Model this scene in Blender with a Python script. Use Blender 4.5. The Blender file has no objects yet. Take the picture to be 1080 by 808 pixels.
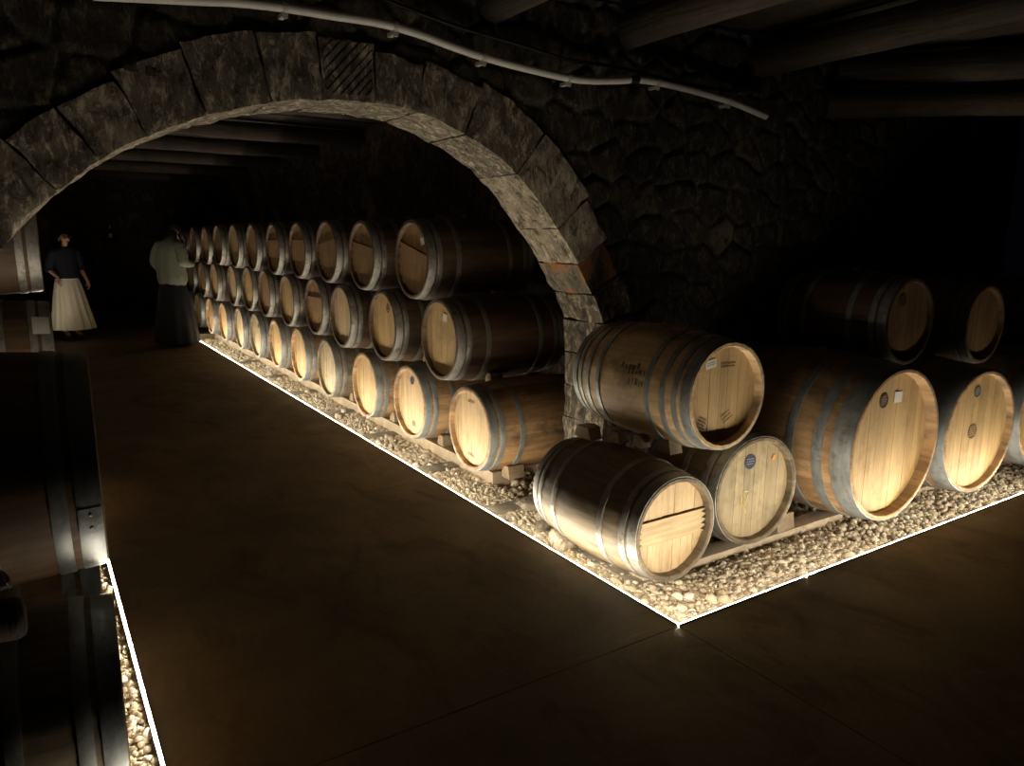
import bpy, bmesh, math, random
import numpy as np
from mathutils import Vector, Matrix, noise

R_ = math.radians
PI = math.pi
SC = bpy.context.scene
COL = SC.collection
rng = np.random.default_rng(7)
random.seed(7)
EYE = 1.65

# ------------------------------------------------------------------ materials
def new_mat(name):
    m = bpy.data.materials.new(name)
    m.use_nodes = True
    nt = m.node_tree
    b = nt.nodes['Principled BSDF']
    return m, nt, b

class NT:
    def __init__(s, nt): s.nt = nt
    def n(s, t, **k):
        nd = s.nt.nodes.new(t)
        for a, v in k.items(): setattr(nd, a, v)
        return nd
    def link(s, a, b): s.nt.links.new(a, b)
    def coord(s, which='Object'):
        return s.n('ShaderNodeTexCoord').outputs[which]
    def mapping(s, vec, scale=(1, 1, 1), loc=(0, 0, 0)):
        m = s.n('ShaderNodeMapping')
        m.inputs['Scale'].default_value = scale
        m.inputs['Location'].default_value = loc
        s.link(vec, m.inputs['Vector'])
        return m.outputs[0]
    def offset(s, vec, val):
        """adds a random per-object shift to the coordinates"""
        c = s.n('ShaderNodeVectorMath', operation='ADD')
        s.link(vec, c.inputs[0])
        mu = s.math('MULTIPLY', val, 57.0)
        s.link(mu, c.inputs[1])
        return c.outputs[0]
    def noise(s, vec, scale=5., detail=4., rough=.55, dist=0.):
        nd = s.n('ShaderNodeTexNoise')
        nd.inputs['Scale'].default_value = scale
        nd.inputs['Detail'].default_value = detail
        nd.inputs['Roughness'].default_value = rough
        nd.inputs['Distortion'].default_value = dist
        s.link(vec, nd.inputs['Vector'])
        return nd.outputs['Fac']
    def ramp(s, fac, stops, interp='LINEAR'):
        r = s.n('ShaderNodeValToRGB')
        r.color_ramp.interpolation = interp
        e = r.color_ramp.elements
        while len(e) < len(stops): e.new(.5)
        for el, (p, c) in zip(e, stops):
            el.position = p
            el.color = (c, c, c, 1) if not isinstance(c, (tuple, list)) else (*c, 1)
        s.link(fac, r.inputs[0])
        return r.outputs['Color']
    def mix(s, fac, a, b, mode='MIX'):
        m = s.n('ShaderNodeMix', data_type='RGBA', blend_type=mode)
        for sock, v in ((m.inputs[0], fac), (m.inputs[6], a), (m.inputs[7], b)):
            if hasattr(v, 'links'): s.link(v, sock)
            elif isinstance(v, (tuple, list)): sock.default_value = (*v, 1)
            else: sock.default_value = v
        return m.outputs[2]
    def math(s, op, a, b=None):
        m = s.n('ShaderNodeMath', operation=op)
        for sock, v in zip(m.inputs, (a, b)):
            if v is None: continue
            if hasattr(v, 'links'): s.link(v, sock)
            else: sock.default_value = v
        return m.outputs[0]
    def attr(s, name):
        a = s.n('ShaderNodeAttribute', attribute_name=name)
        return a.outputs['Fac']
    def bump(s, h, strength=.3, dist=.01):
        b = s.n('ShaderNodeBump')
        b.inputs['Strength'].default_value = strength
        b.inputs['Distance'].default_value = dist
        s.link(h, b.inputs['Height'])
        return b.outputs[0]

def plain(name, col, rough=.6, metal=0., var=.15, scale=30., bump=0.):
    m, nt, b = new_mat(name); t = NT(nt)
    n = t.noise(t.coord(), scale, 4)
    c = t.ramp(n, [(.3, tuple(x*(1-var) for x in col)), (.7, tuple(min(1, x*(1+var)) for x in col))])
    t.link(c, b.inputs['Base Color'])
    b.inputs['Roughness'].default_value = rough
    b.inputs['Metallic'].default_value = metal
    if bump: t.link(t.bump(n, bump, .005), b.inputs['Normal'])
    return m

def oak(name, dark, lite, grain=(60., 4., 60.), stain=.5, staincol=(.05, .04, .03), rough=.62, tw=.75):
    """planked oak: one tone per stave or board (face attribute 'tone'), grain along one axis, old stains"""
    m, nt, b = new_mat(name); t = NT(nt)
    rnd = t.n('ShaderNodeObjectInfo').outputs['Random']
    v = t.offset(t.coord(), rnd)
    g = t.noise(t.mapping(v, grain), 1., 6, .6, .6)
    base = t.mix(t.ramp(g, [(.3, 0.), (.7, 1.)]), dark, lite)
    tone = t.attr('tone')
    base = t.mix(tw, base, t.ramp(tone, [(0, .58), (1, 1.25)]), 'MULTIPLY')
    base = t.mix(.30, base, t.ramp(rnd, [(0, (.75, .70, .62)), (.5, (1., .98, .92)), (1, (1.25, 1.05, .8))]), 'MULTIPLY')
    s1 = t.noise(t.mapping(v, (5, 3, 5)), 1.3, 5, .65)
    fs = t.math('MULTIPLY', t.ramp(s1, [(.50, 0.), (.70, 1.)]), stain)
    base = t.mix(fs, base, staincol)
    s2 = t.noise(t.mapping(v, (45, 20, 45)), 1., 4, .7)
    base = t.mix(t.math('MULTIPLY', t.ramp(s2, [(.62, 0.), (.74, 1.)]), stain*.7), base, tuple(x*.7 for x in staincol))
    t.link(base, b.inputs['Base Color'])
    b.inputs['Roughness'].default_value = rough
    t.link(t.bump(g, .25, .004), b.inputs['Normal'])
    return m

G_ST = (34., 3., 34.)      # staves: grain along the barrel (local Y)
G_HD = (46., 46., 3.2)     # heads: boards upright (local Z)
M = {}
M['stave_tan'] = oak('oak_stave_tan', (.27, .16, .075), (.46, .30, .155), G_ST, .8, (.055, .045, .03))
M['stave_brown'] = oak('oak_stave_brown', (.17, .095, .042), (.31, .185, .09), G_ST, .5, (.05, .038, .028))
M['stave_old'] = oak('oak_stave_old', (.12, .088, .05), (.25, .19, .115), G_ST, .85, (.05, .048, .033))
M['stave_pale'] = oak('oak_stave_pale', (.42, .285, .15), (.64, .47, .275), G_ST, .8, (.09, .07, .04))
M['stave_shaded'] = oak('oak_stave_shaded', (.075, .042, .020), (.15, .09, .045), G_ST, .5, (.025, .02, .014))  # brown oak darkened, with the shade on dim barrels put into its colour
M['head_pale'] = oak('oak_head_pale', (.46, .33, .175), (.64, .48, .285), G_HD, .30, (.22, .14, .065), tw=.38)
M['head_golden'] = oak('oak_head_golden', (.44, .285, .12), (.60, .42, .20), G_HD, .42, (.21, .12, .045), tw=.38)
M['head_grey'] = oak('oak_head_grey', (.32, .245, .135), (.48, .385, .225), G_HD, .60, (.15, .125, .07), tw=.38)
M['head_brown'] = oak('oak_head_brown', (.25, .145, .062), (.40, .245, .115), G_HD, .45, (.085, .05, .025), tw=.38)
M['bar'] = oak('oak_cross_bar', (.40, .29, .15), (.60, .46, .26), (3.2, 46., 46.), .35, (.2, .16, .09))
M['peg'] = plain('oak_peg', (.03, .018, .010), .7, 0, .3, 60)

def hoop_mat(name, c0, c1, rust):
    m, nt, b = new_mat(name); t = NT(nt)
    rnd = t.n('ShaderNodeObjectInfo').outputs['Random']
    v = t.offset(t.coord(), rnd)
    n1 = t.noise(t.mapping(v, (9, 26, 9)), 1., 5, .65)
    base = t.mix(t.ramp(n1, [(.32, 0.), (.68, 1.)]), c0, c1)
    n2 = t.noise(v, 16, 5, .7)
    f = t.math('MULTIPLY', t.ramp(n2, [(.54, 0.), (.68, 1.)]), rust)
    base = t.mix(f, base, (.13, .075, .035))
    n3 = t.noise(v, 60, 3, .7)
    base = t.mix(t.math('MULTIPLY', t.ramp(n3, [(.60, 0.), (.66, 1.)]), .45), base, (.44, .43, .38))
    t.link(base, b.inputs['Base Color'])
    b.inputs['Metallic'].default_value = .45
    t.link(t.ramp(n1, [(.3, .36), (.7, .56)]), b.inputs['Roughness'])
    t.link(t.bump(n2, .15, .002), b.inputs['Normal'])
    return m
M['hoop'] = hoop_mat('galvanised_hoop', (.21, .228, .232), (.35, .37, .365), .5)
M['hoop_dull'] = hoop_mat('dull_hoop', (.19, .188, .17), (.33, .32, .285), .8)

M['cork'] = plain('bung_cork', (.42, .33, .22), .8, 0, .25, 80)
M['paper'] = plain('paper_white', (.74, .72, .66), .8, 0, .06, 40)
M['ink'] = plain('ink_black', (.03, .03, .035), .7, 0, .1, 40)
M['ink_brown'] = plain('burnt_mark', (.13, .075, .03), .8, 0, .2, 90)
M['faint_mark'] = plain('faint_mark', (.17, .11, .06), .8, 0, .3, 90)
M['ink_blue'] = plain('stamp_blue', (.035, .04, .085), .7, 0, .2, 60)
M['chalk'] = plain('chalk_yellow', (.72, .60, .24), .9, 0, .15, 90)
M['orange'] = plain('orange_sticker', (.75, .33, .06), .7, 0, .1, 60)
M['steel_disc'] = plain('bung_disc_metal', (.33, .33, .31), .45, .5, .2, 60)
M['timber'] = oak('rail_timber', (.34, .28, .20), (.58, .50, .38), (6, 6, 6), .35, (.2, .16, .11), .8)
M['timber_grey'] = oak('sleeper_timber', (.22, .19, .14), (.40, .35, .27), (7, 7, 7), .5, (.1, .085, .06), .85)
M['chock'] = oak('chock_timber', (.24, .18, .11), (.44, .35, .23), (12, 12, 12), .4, (.09, .07, .045), .85)
M['pvc'] = plain('white_pvc', (.66, .64, .58), .42, 0, .07, 12)
M['clip'] = plain('clip_grey', (.55, .53, .48), .5, 0, .1, 40)
M['black'] = plain('black_rubber', (.012, .012, .013), .55, 0, .2, 40)
M['alu'] = plain('strip_aluminium', (.35, .33, .30), .45, .6, .1, 60)

def stone(name, a, b_, patch, rust=0., bump=.5, moss=.0):
    m, nt, b = new_mat(name); t = NT(nt)
    v = t.coord()
    tone = t.attr('tone')
    n1 = t.noise(v, 7, 7, .65)
    base = t.mix(t.ramp(n1, [(.32, 0.), (.68, 1.)]), a, b_)
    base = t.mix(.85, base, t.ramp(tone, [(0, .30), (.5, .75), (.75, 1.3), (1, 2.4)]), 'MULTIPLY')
    n2 = t.noise(t.mapping(v, (1, 1, .4)), 26, 8, .8, .5)
    base = t.mix(t.ramp(n2, [(.50, 0.), (.60, .8)]), base, patch)
    n3 = t.noise(t.mapping(v, (1, 1, .6)), 17, 7, .8, .8)
    base = t.mix(t.ramp(n3, [(.50, 0.), (.60, .85)]), base, tuple(x*.22 for x in a))
    if rust:
        n4 = t.noise(t.mapping(v, (1.4, 1.4, .8), (3.1, .2, .4)), 7, 4, .6)
        base = t.mix(t.ramp(n4, [(.50, 0.), (.58, rust)]), base, (.45, .17, .045))
    t.link(base, b.inputs['Base Color'])
    b.inputs['Roughness'].default_value = .88
    h = t.math('ADD', t.math('MULTIPLY', n2, .7), t.math('MULTIPLY', n1, .6))
    t.link(t.bump(h, bump, .025), b.inputs['Normal'])
    return m
M['rubble'] = stone('rubble_stone', (.026, .020, .015), (.075, .058, .040), (.14, .11, .07), bump=.6)
M['rubble_far'] = stone('far_rubble_stone', (.035, .024, .015), (.095, .062, .036), (.17, .11, .06), bump=.6)
M['voussoir'] = stone('voussoir_stone', (.14, .117, .083), (.30, .25, .175), (.72, .61, .45), bump=.8)
M['voussoir_rust'] = stone('voussoir_lichen_stone', (.17, .14, .10), (.34, .29, .21), (.42, .35, .25), rust=.9, bump=.8)
M['rock'] = stone('loose_rock', (.26, .21, .15), (.46, .39, .29), (.55, .48, .36), bump=.5)

def pebble_mat(name):
    m, nt, b = new_mat(name); t = NT(nt)
    tone = t.attr('tone')
    c = t.ramp(tone, [(0, (.26, .18, .11)), (.15, (.44, .34, .22)), (.5, (.62, .52, .37)), (.8, (.74, .66, .52)), (1, (.80, .76, .66))])
    n = t.noise(t.coord(), 140, 3, .6)
    c = t.mix(.35, c, t.ramp(n, [(.3, .6), (.7, 1.2)]), 'MULTIPLY')
    t.link(c, b.inputs['Base Color'])
    b.inputs['Roughness'].default_value = .75
    return m
M['pebble'] = pebble_mat('cream_gravel')

def soil_mat():
    m, nt, b = new_mat('gravel_bed_earth'); t = NT(nt)
    v = t.coord()
    n = t.noise(v, 60, 5, .7)
    c = t.ramp(n, [(.3, (.14, .10, .065)), (.7, (.42, .34, .24))])
    t.link(c, b.inputs['Base Color']); b.inputs['Roughness'].default_value = .95
    t.link(t.bump(n, .8, .02), b.inputs['Normal'])
    return m
M['soil'] = soil_mat()

def floor_mat():
    m, nt, b = new_mat('worn_brown_concrete'); t = NT(nt)
    v = t.coord()
    n1 = t.noise(v, .9, 7, .62, .4)
    c = t.ramp(n1, [(.28, (.10, .072, .038)), (.5, (.185, .137, .072)), (.72, (.29, .218, .118))])
    n2 = t.noise(t.mapping(v, (1, .5, 1)), 3.2, 6, .7, 1.2)
    c = t.mix(t.ramp(n2, [(.50, 0.), (.70, .65)]), c, (.085, .055, .027))
    n3 = t.noise(t.mapping(v, (.8, 2.6, 1)), 2.3, 7, .75, 1.6)
    c = t.mix(t.ramp(n3, [(.60, 0.), (.74, .55)]), c, (.42, .31, .18))
    n4 = t.noise(v, 40, 4, .7)
    c = t.mix(.3, c, t.ramp(n4, [(.3, .6), (.7, 1.35)]), 'MULTIPLY')
    t.link(c, b.inputs['Base Color'])
    t.link(t.ramp(n2, [(.3, .5), (.7, .72)]), b.inputs['Roughness'])
    t.link(t.bump(n4, .15, .004), b.inputs['Normal'])
    return m
M['floor'] = floor_mat()

def log_mat(name, a, b_):
    m, nt, b = new_mat(name); t = NT(nt)
    v = t.coord()
    n = t.noise(t.mapping(v, (22, 22, 2)), 1., 6, .65, .7)
    c = t.ramp(n, [(.3, a), (.7, b_)])
    n2 = t.noise(v, 5, 5, .7)
    c = t.mix(t.ramp(n2, [(.52, 0.), (.7, .7)]), c, tuple(x*.35 for x in a))
    t.link(c, b.inputs['Base Color']); b.inputs['Roughness'].default_value = .85
    t.link(t.bump(n, .7, .02), b.inputs['Normal'])
    return m
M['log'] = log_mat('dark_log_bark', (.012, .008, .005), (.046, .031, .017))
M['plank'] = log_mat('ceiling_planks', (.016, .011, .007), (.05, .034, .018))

def emit_mat():
    m = bpy.data.materials.new('lit_diffuser'); m.use_nodes = True
    nt = m.node_tree; nt.nodes.clear()
    e = nt.nodes.new('ShaderNodeEmission'); o = nt.nodes.new('ShaderNodeOutputMaterial')
    e.inputs[0].default_value = (1., .885, .70, 1); e.inputs[1].default_value = 205.
    nt.links.new(e.outputs[0], o.inputs[0])
    return m
M['led'] = emit_mat()

# people
def skin_mat(name, c):
    m = plain(name, c, .5, 0, .08, 25); m.node_tree.nodes['Principled BSDF'].inputs['Subsurface Weight'].default_value = .05
    return m
M['skin'] = skin_mat('skin', (.50, .27, .17))
M['lips'] = plain('lips', (.42, .10, .09), .5)
M['eye'] = plain('eye_dark', (.05, .03, .02), .3)
M['hair'] = plain('black_hair', (.012, .010, .009), .5, 0, .4, 90, .3)
M['navy'] = plain('navy_cloth', (.006, .007, .018), .85, 0, .25, 60, .2)
M['cream'] = plain('cream_linen', (.78, .71, .57), .9, 0, .08, 40, .15)
M['sage'] = plain('grey_green_fleece', (.20, .21, .155), .95, 0, .14, 45, .3)
M['blackcloth'] = plain('black_cloth', (.0022, .0022, .003), .9, 0, .25, 60, .2)
M['leather'] = plain('brown_leather', (.09, .05, .03), .6, 0, .2, 40)
M['glass_dark'] = plain('bottle_glass', (.012, .016, .010), .12, 0, .1, 10)

# ------------------------------------------------------------------ object helpers
def link(o, parent=None):
    COL.objects.link(o)
    if parent is not None: o.parent = parent
    return o

def tag(o, label, cat, group=None, kind=None):
    o['label'] = label; o['category'] = cat
    if group: o['group'] = group
    if kind: o['kind'] = kind
    return o

def thing(name, label, cat, loc=(0, 0, 0), rz=0., group=None):
    o = bpy.data.objects.new(name, None)
    o.empty_display_size = .1
    o.location = loc; o.rotation_euler = (0, 0, rz)
    link(o); tag(o, label, cat, group)
    return o

def mesh_from(name, verts, faces, mats, attrs=None, smooth=None, fmat=None):
    me = bpy.data.meshes.new(name)
    me.from_pydata([tuple(v) for v in verts], [], [tuple(f) for f in faces])
    for m in (mats if isinstance(mats, (list, tuple)) else [mats]): me.materials.append(m)
    for k, (dom, vals) in (attrs or {}).items():
        a = me.attributes.new(k, 'FLOAT', dom)
        a.data.foreach_set('value', np.asarray(vals, dtype=np.float32))
    if fmat is not None: me.polygons.foreach_set('material_index', np.asarray(fmat, dtype=np.int32))
    me.update()
    if smooth is not None:
        me.polygons.foreach_set('use_smooth', [True]*len(me.polygons))
        if smooth < 180: me.set_sharp_from_angle(angle=R_(smooth))
    return me

def obj(name, me, parent=None, loc=None, rot=None):
    o = bpy.data.objects.new(name, me)
    if loc is not None: o.location = loc
    if rot is not None: o.rotation_euler = rot
    return link(o, parent)

class MB:
    """collects shapes into one mesh"""
    def __init__(s): s.v = []; s.f = []; s.tone = []; s.mi = []
    def add(s, v, f, tone=.5, mi=0):
        b = len(s.v); s.v += [tuple(x) for x in v]
        s.f += [tuple(b+i for i in q) for q in f]
        s.tone += [tone]*len(f); s.mi += [mi]*len(f)
    def box(s, c, d, tone=.5, rot=None, mi=0, taper=1.):
        x, y, z = (k/2 for k in d)
        P = [Vector((a*x*(taper if q > 0 else 1), b*y*(taper if q > 0 else 1), q*z)) for q in (-1, 1) for b in (-1, 1) for a in (-1, 1)]
        if rot is not None: P = [rot @ p for p in P]
        P = [p+Vector(c) for p in P]
        s.add(P, [(0, 2, 3, 1), (4, 5, 7, 6), (0, 1, 5, 4), (2, 6, 7, 3), (0, 4, 6, 2), (1, 3, 7, 5)], tone, mi)
    def tube(s, pts, rad, n=10, cap=True, tone=.5, mi=0):
        pts = [Vector(p) for p in pts]; rad = rad if hasattr(rad, '__len__') else [rad]*len(pts)
        v = []; f = []
        up = Vector((0, 0, 1)); a = None
        for i, p in enumerate(pts):
            d = (pts[min(i+1, len(pts)-1)]-pts[max(i-1, 0)]).normalized()
            if a is None:
                a = d.cross(up if abs(d.z) < .9 else Vector((1, 0, 0))).normalized()
            else: a = (a-d*a.dot(d)).normalized()
            b = d.cross(a)
            for k in range(n):
                t = 2*PI*k/n; v.append(p+(a*math.cos(t)+b*math.sin(t))*rad[i])
        for i in range(len(pts)-1):
            for k in range(n):
                q = (k+1) % n
                f.append((i*n+k, i*n+q, (i+1)*n+q, (i+1)*n+k))
        if cap:
            f.append(tuple(range(n))[::-1]); f.append(tuple((len(pts)-1)*n+k for k in range(n)))
        s.add(v, f, tone, mi)
    def mesh(s, name, mats, smooth=None):
        return mesh_from(name, s.v, s.f, mats, {'tone': ('FACE', s.tone)}, smooth, s.mi)
    def build(s, name, mats, parent=None, smooth=None, **k):
        return obj(name, s.mesh(name, mats, smooth), parent, **k)

def fbm(p, o=4): return noise.fractal(p, 1., 2., o)

def block(name, fn, n, mat, seed=0, amp=.008, rnd=.18, tone=None, freq=6., chip=.5):
    """a rough stone or timber block. fn maps (u,v,w) in 0..1 to a point; its edges are rounded and its skin is uneven"""
    nu, nv, nw = n
    idx = {}; V = []; F = []
    sd = Vector((seed*3.17, seed*1.31, seed*7.7))
    def vid(i, j, k):
        key = (i, j, k)
        if key in idx: return idx[key]
        idx[key] = len(V); V.append(key); return idx[key]
    for k in (0, nw):
        for i in range(nu):
            for j in range(nv):
                q = [vid(i, j, k), vid(i+1, j, k), vid(i+1, j+1, k), vid(i, j+1, k)]
                F.append(q if k else q[::-1])
    for j in (0, nv):
        for i in range(nu):
            for k in range(nw):
                q = [vid(i, j, k), vid(i, j, k+1), vid(i+1, j, k+1), vid(i+1, j, k)]
                F.append(q if j else q[::-1])
    for i in (0, nu):
        for j in range(nv):
            for k in range(nw):
                q = [vid(i, j, k), vid(i, j+1, k), vid(i, j+1, k+1), vid(i, j, k+1)]
                F.append(q if i else q[::-1])
    P = []
    c = Vector(fn(.5, .5, .5))
    for (i, j, k) in V:
        u, v, w = i/nu, j/nv, k/nw
        p = Vector(fn(u, v, w))
        ext = sum(1 for a in (abs(u-.5), abs(v-.5), abs(w-.5)) if a > .499)
        nz = fbm(p*freq+sd)*amp + fbm(p*freq*3.3+sd)*amp*.5
        if ext >= 2: nz -= amp*(.6+rnd*3)*(.6+chip*fbm(p*9+sd))
        d = (p-c)
        dn = Vector((max(-1, min(1, (u-.5)*2))*(abs(u-.5) > .499), max(-1, min(1, (v-.5)*2))*(abs(v-.5) > .499), max(-1, min(1, (w-.5)*2))*(abs(w-.5) > .499)))
        # outward direction from the map itself
        e = 1e-3
        g = Vector((0, 0, 0))
        for ax in range(3):
            if dn[ax]:
                a = [u, v, w]; a[ax] -= e*dn[ax]
                g += (p-Vector(fn(*a))).normalized()
        if g.length: g.normalize()
        P.append(p+g*nz)
    tone = random.random() if tone is None else tone
    return mesh_from(name, P, F, mat, {'tone': ('FACE', [tone]*len(F))}, 50)

def box_fn(c, d, rot=None):
    c = Vector(c)
    def fn(u, v, w):
        p = Vector(((u-.5)*d[0], (v-.5)*d[1], (w-.5)*d[2]))
        return c + (rot @ p if rot is not None else p)
    return fn

def spl(pts, t):
    """Catmull-Rom through a list of points, t in 0..len-1"""
    n = len(pts); i = min(max(int(t), 0), n-2); f = t-i
    P = [Vector(pts[min(max(k, 0), n-1)]) for k in (i-1, i, i+1, i+2)]
    if i == 0: P[0] = P[1]*2-P[2]
    if i == n-2: P[3] = P[2]*2-P[1]
    return .5*((2*P[1])+(P[2]-P[0])*f+(2*P[0]-5*P[1]+4*P[2]-P[3])*f*f+(3*P[1]-P[0]-3*P[2]+P[3])*f**3)

# ------------------------------------------------------------------ barrels
# local frame: the axis is Y, the show head faces -Y, the origin lies under the belly
def barrel_meshes(R, Rb, L, hoops, nst=26, recess=.032, thick=.026):
    rad = lambda y: R+(Rb-R)*(1-min(1, abs(y)/(L/2))**2)
    sub = 3; n = nst*sub
    prof = [(-L/2+recess+.014, R-thick-.002), (-L/2+.004, R-thick+.002), (-L/2, R-thick+.006), (-L/2, R-.004), (-L/2+.004, R)]
    for k in range(1, 20):
        y = -L/2+L*k/20; prof.append((y, rad(y)))
    prof += [(L/2-.004, R), (L/2, R-.004), (L/2, R-thick+.006), (L/2-.004, R-thick+.002), (L/2-recess-.014, R-thick-.002)]
    rr = random.Random(int(R*1000)+len(hoops)*7)
    stone_t = [rr.random() for _ in range(nst)]
    V = []; F = []; T = []
    for (y, r) in prof:
        for k in range(n):
            a = 2*PI*k/n
            q = r-(.0018 if k % sub == 0 else 0)
            V.append((q*math.sin(a), y, Rb+q*math.cos(a)))
    for i in range(len(prof)-1):
        for k in range(n):
            k2 = (k+1) % n
            F.append((i*n+k, i*n+k2, (i+1)*n+k2, (i+1)*n+k)); T.append(stone_t[k//sub])
    body = mesh_from('barrel_body', V, F, M['stave_tan'], {'tone': ('FACE', T)}, 35)
    hm = []
    for (y0, y1) in hoops:
        ys = [y0+(y1-y0)*k/4 for k in range(5)]
        pr = [(y0, rad(y0)-.002)]+[(y, rad(y)+.0035+(.001 if 0 < i < 4 else 0)) for i, y in enumerate(ys)]+[(y1, rad(y1)-.002)]
        V = []; F = []; m = 84
        for (y, r) in pr:
            for k in range(m):
                a = 2*PI*k/m; V.append((r*math.sin(a), y, Rb+r*math.cos(a)))
        for i in range(len(pr)-1):
            for k in range(m):
                k2 = (k+1) % m
                F.append((i*m+k, i*m+k2, (i+1)*m+k2, (i+1)*m+k))
        # overlap of the riveted band ends, with two rivets
        a0 = rr.uniform(-2.6, -.5); b = len(V)
        for y in (y0+.002, y1-.002):
            for k in range(6):
                a = a0+k*.05; r = rad(y)+.0065
                V.append((r*math.sin(a), y, Rb+r*math.cos(a)))
        for k in range(5): F.append((b+k, b+k+1, b+6+k+1, b+6+k))
        for da in (.06, .19):
            ym = (y0+y1)/2; r = rad(ym)+.006; a = a0+da
            c = Vector((r*math.sin(a), ym, Rb+r*math.cos(a))); nn = Vector((math.sin(a), 0, math.cos(a))); tt = Vector((math.cos(a), 0, -math.sin(a)))
            b = len(V)
            for k in range(8): V.append(c+(tt*math.cos(k*PI/4)+Vector((0, 1, 0))*math.sin(k*PI/4))*.006)
            V.append(c+nn*.004)
            for k in range(8): F.append((b+k, b+(k+1) % 8, b+8))
        hm.append(mesh_from('hoop', V, F, M['hoop'], None, 40))
    rh = R-thick+.001
    heads = []
    for sgn in (-1, 1):
        mb = MB(); w = .072; x = -rh
        bounds = [-rh]
        while bounds[-1] < rh-.05: bounds.append(bounds[-1]+w*rr.uniform(.75, 1.3))
        bounds[-1] = rh
        for x0, x1 in zip(bounds, bounds[1:]):
            g = .0012; a0 = max(x0+g, -rh*.9995); a1 = min(x1-g, rh*.9995)
            K = 6; xs = [a0+(a1-a0)*i/K for i in range(K+1)]
            out = [(q, -math.sqrt(max(0, rh*rh-q*q))) for q in xs]+[(q, math.sqrt(max(0, rh*rh-q*q))) for q in xs[::-1]]
            yf = sgn*(L/2-recess)+rr.uniform(-.0012, .0012); yb = yf-sgn*.018
            v = [(p[0], yf, Rb+p[1]) for p in out]+[(p[0], yb, Rb+p[1]) for p in out]
            m = len(out)
            f = [tuple(range(m)) if sgn < 0 else tuple(range(m))[::-1]]
            f += [(i, m+i, m+(i+1) % m, (i+1) % m) for i in range(m)]
            mb.add(v, f, rr.random())
        heads.append(mb.mesh('head', M['head_pale']))
    mb = MB(); mb.tube([(0, 0, 2*Rb-.004), (0, 0, 2*Rb+.012), (0, 0, 2*Rb+.014)], [.026, .023, .016], 14)
    bung = mb.mesh('bung', M['cork'], 40)
    return dict(body=body, hoops=hm, heads=heads, bung=bung, R=R, Rb=Rb, L=L, recess=recess)

def six(L):   # hoops of an ordinary barrel
    h = L/2
    s = [(.004, .058), (.075, .112), (.225, .262)]
    return [(-h+a, -h+b) for a, b in s]+[(h-b, h-a) for a, b in s[::-1]]
def eight(L):
    h = L/2
    s = [(.004, .056), (.078, .106), (.150, .182), (.250, .284)]
    return [(-h+a, -h+b) for a, b in s]+[(h-b, h-a) for a, b in s[::-1]]
def puncheon(L):
    h = L/2
    s = [(.004, .115), (.165, .225), (.345, .395)]
    return [(-h+a, -h+b) for a, b in s]+[(h-b, h-a) for a, b in s[::-1]]

SETS = {}
def bset(key, R, Rb, L, hoops, recess=.034):
    if key not in SETS: SETS[key] = barrel_meshes(R, Rb, L, hoops(L), recess=recess)
    return SETS[key]

def set_mat(o, m):
    o.material_slots[0].link = 'OBJECT'; o.material_slots[0].material = m

def disc_mesh(name, r, depth, mat, n=28, squash=1.):
    V = [(r*math.cos(2*PI*k/n), -depth, r*squash*math.sin(2*PI*k/n)) for k in range(n)]+[(r*math.cos(2*PI*k/n), 0, r*squash*math.sin(2*PI*k/n)) for k in range(n)]
    F = [tuple(range(n))]+[(k, n+k, n+(k+1) % n, (k+1) % n) for k in range(n)]
    return mesh_from(name, V, F, mat)

def ring_mesh(name, r0, r1, depth, mat, n=28):
    V = []
    for r in (r0, r1):
        for y in (-depth, 0): V += [(r*math.cos(2*PI*k/n), y, r*math.sin(2*PI*k/n)) for k in range(n)]
    F = []
    for k in range(n):
        q = (k+1) % n
        F += [(k, q, 2*n+q, 2*n+k), (k, n+k, n+q, q), (2*n+k, 2*n+q, 3*n+q, 3*n+k)]
    return mesh_from(name, V, F, mat)

def card(name, w, h, mat, parent, loc, tilt=0.):
    mb = MB(); mb.box((0, -.0006, 0), (w, .0012, h))
    return obj(name, mb.mesh(name, mat), parent, loc, (0, tilt, 0))

def writing(parent, loc, w, rows, mat, tilt=0., h=.006, seed=1, gap=.011):
    """small unreadable print: rows of short strokes"""
    rr = random.Random(seed); mb = MB()
    for i in range(rows):
        x = -w/2
        while x < w/2:
            l = rr.uniform(.003, .008); mb.box((x+l/2, -.0003, -i*gap), (l, .0006, h*rr.uniform(.6, 1.))); x += l+rr.uniform(.002, .004)
    return obj('print', mb.mesh('print', mat), parent, loc, (0, tilt, 0))

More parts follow.
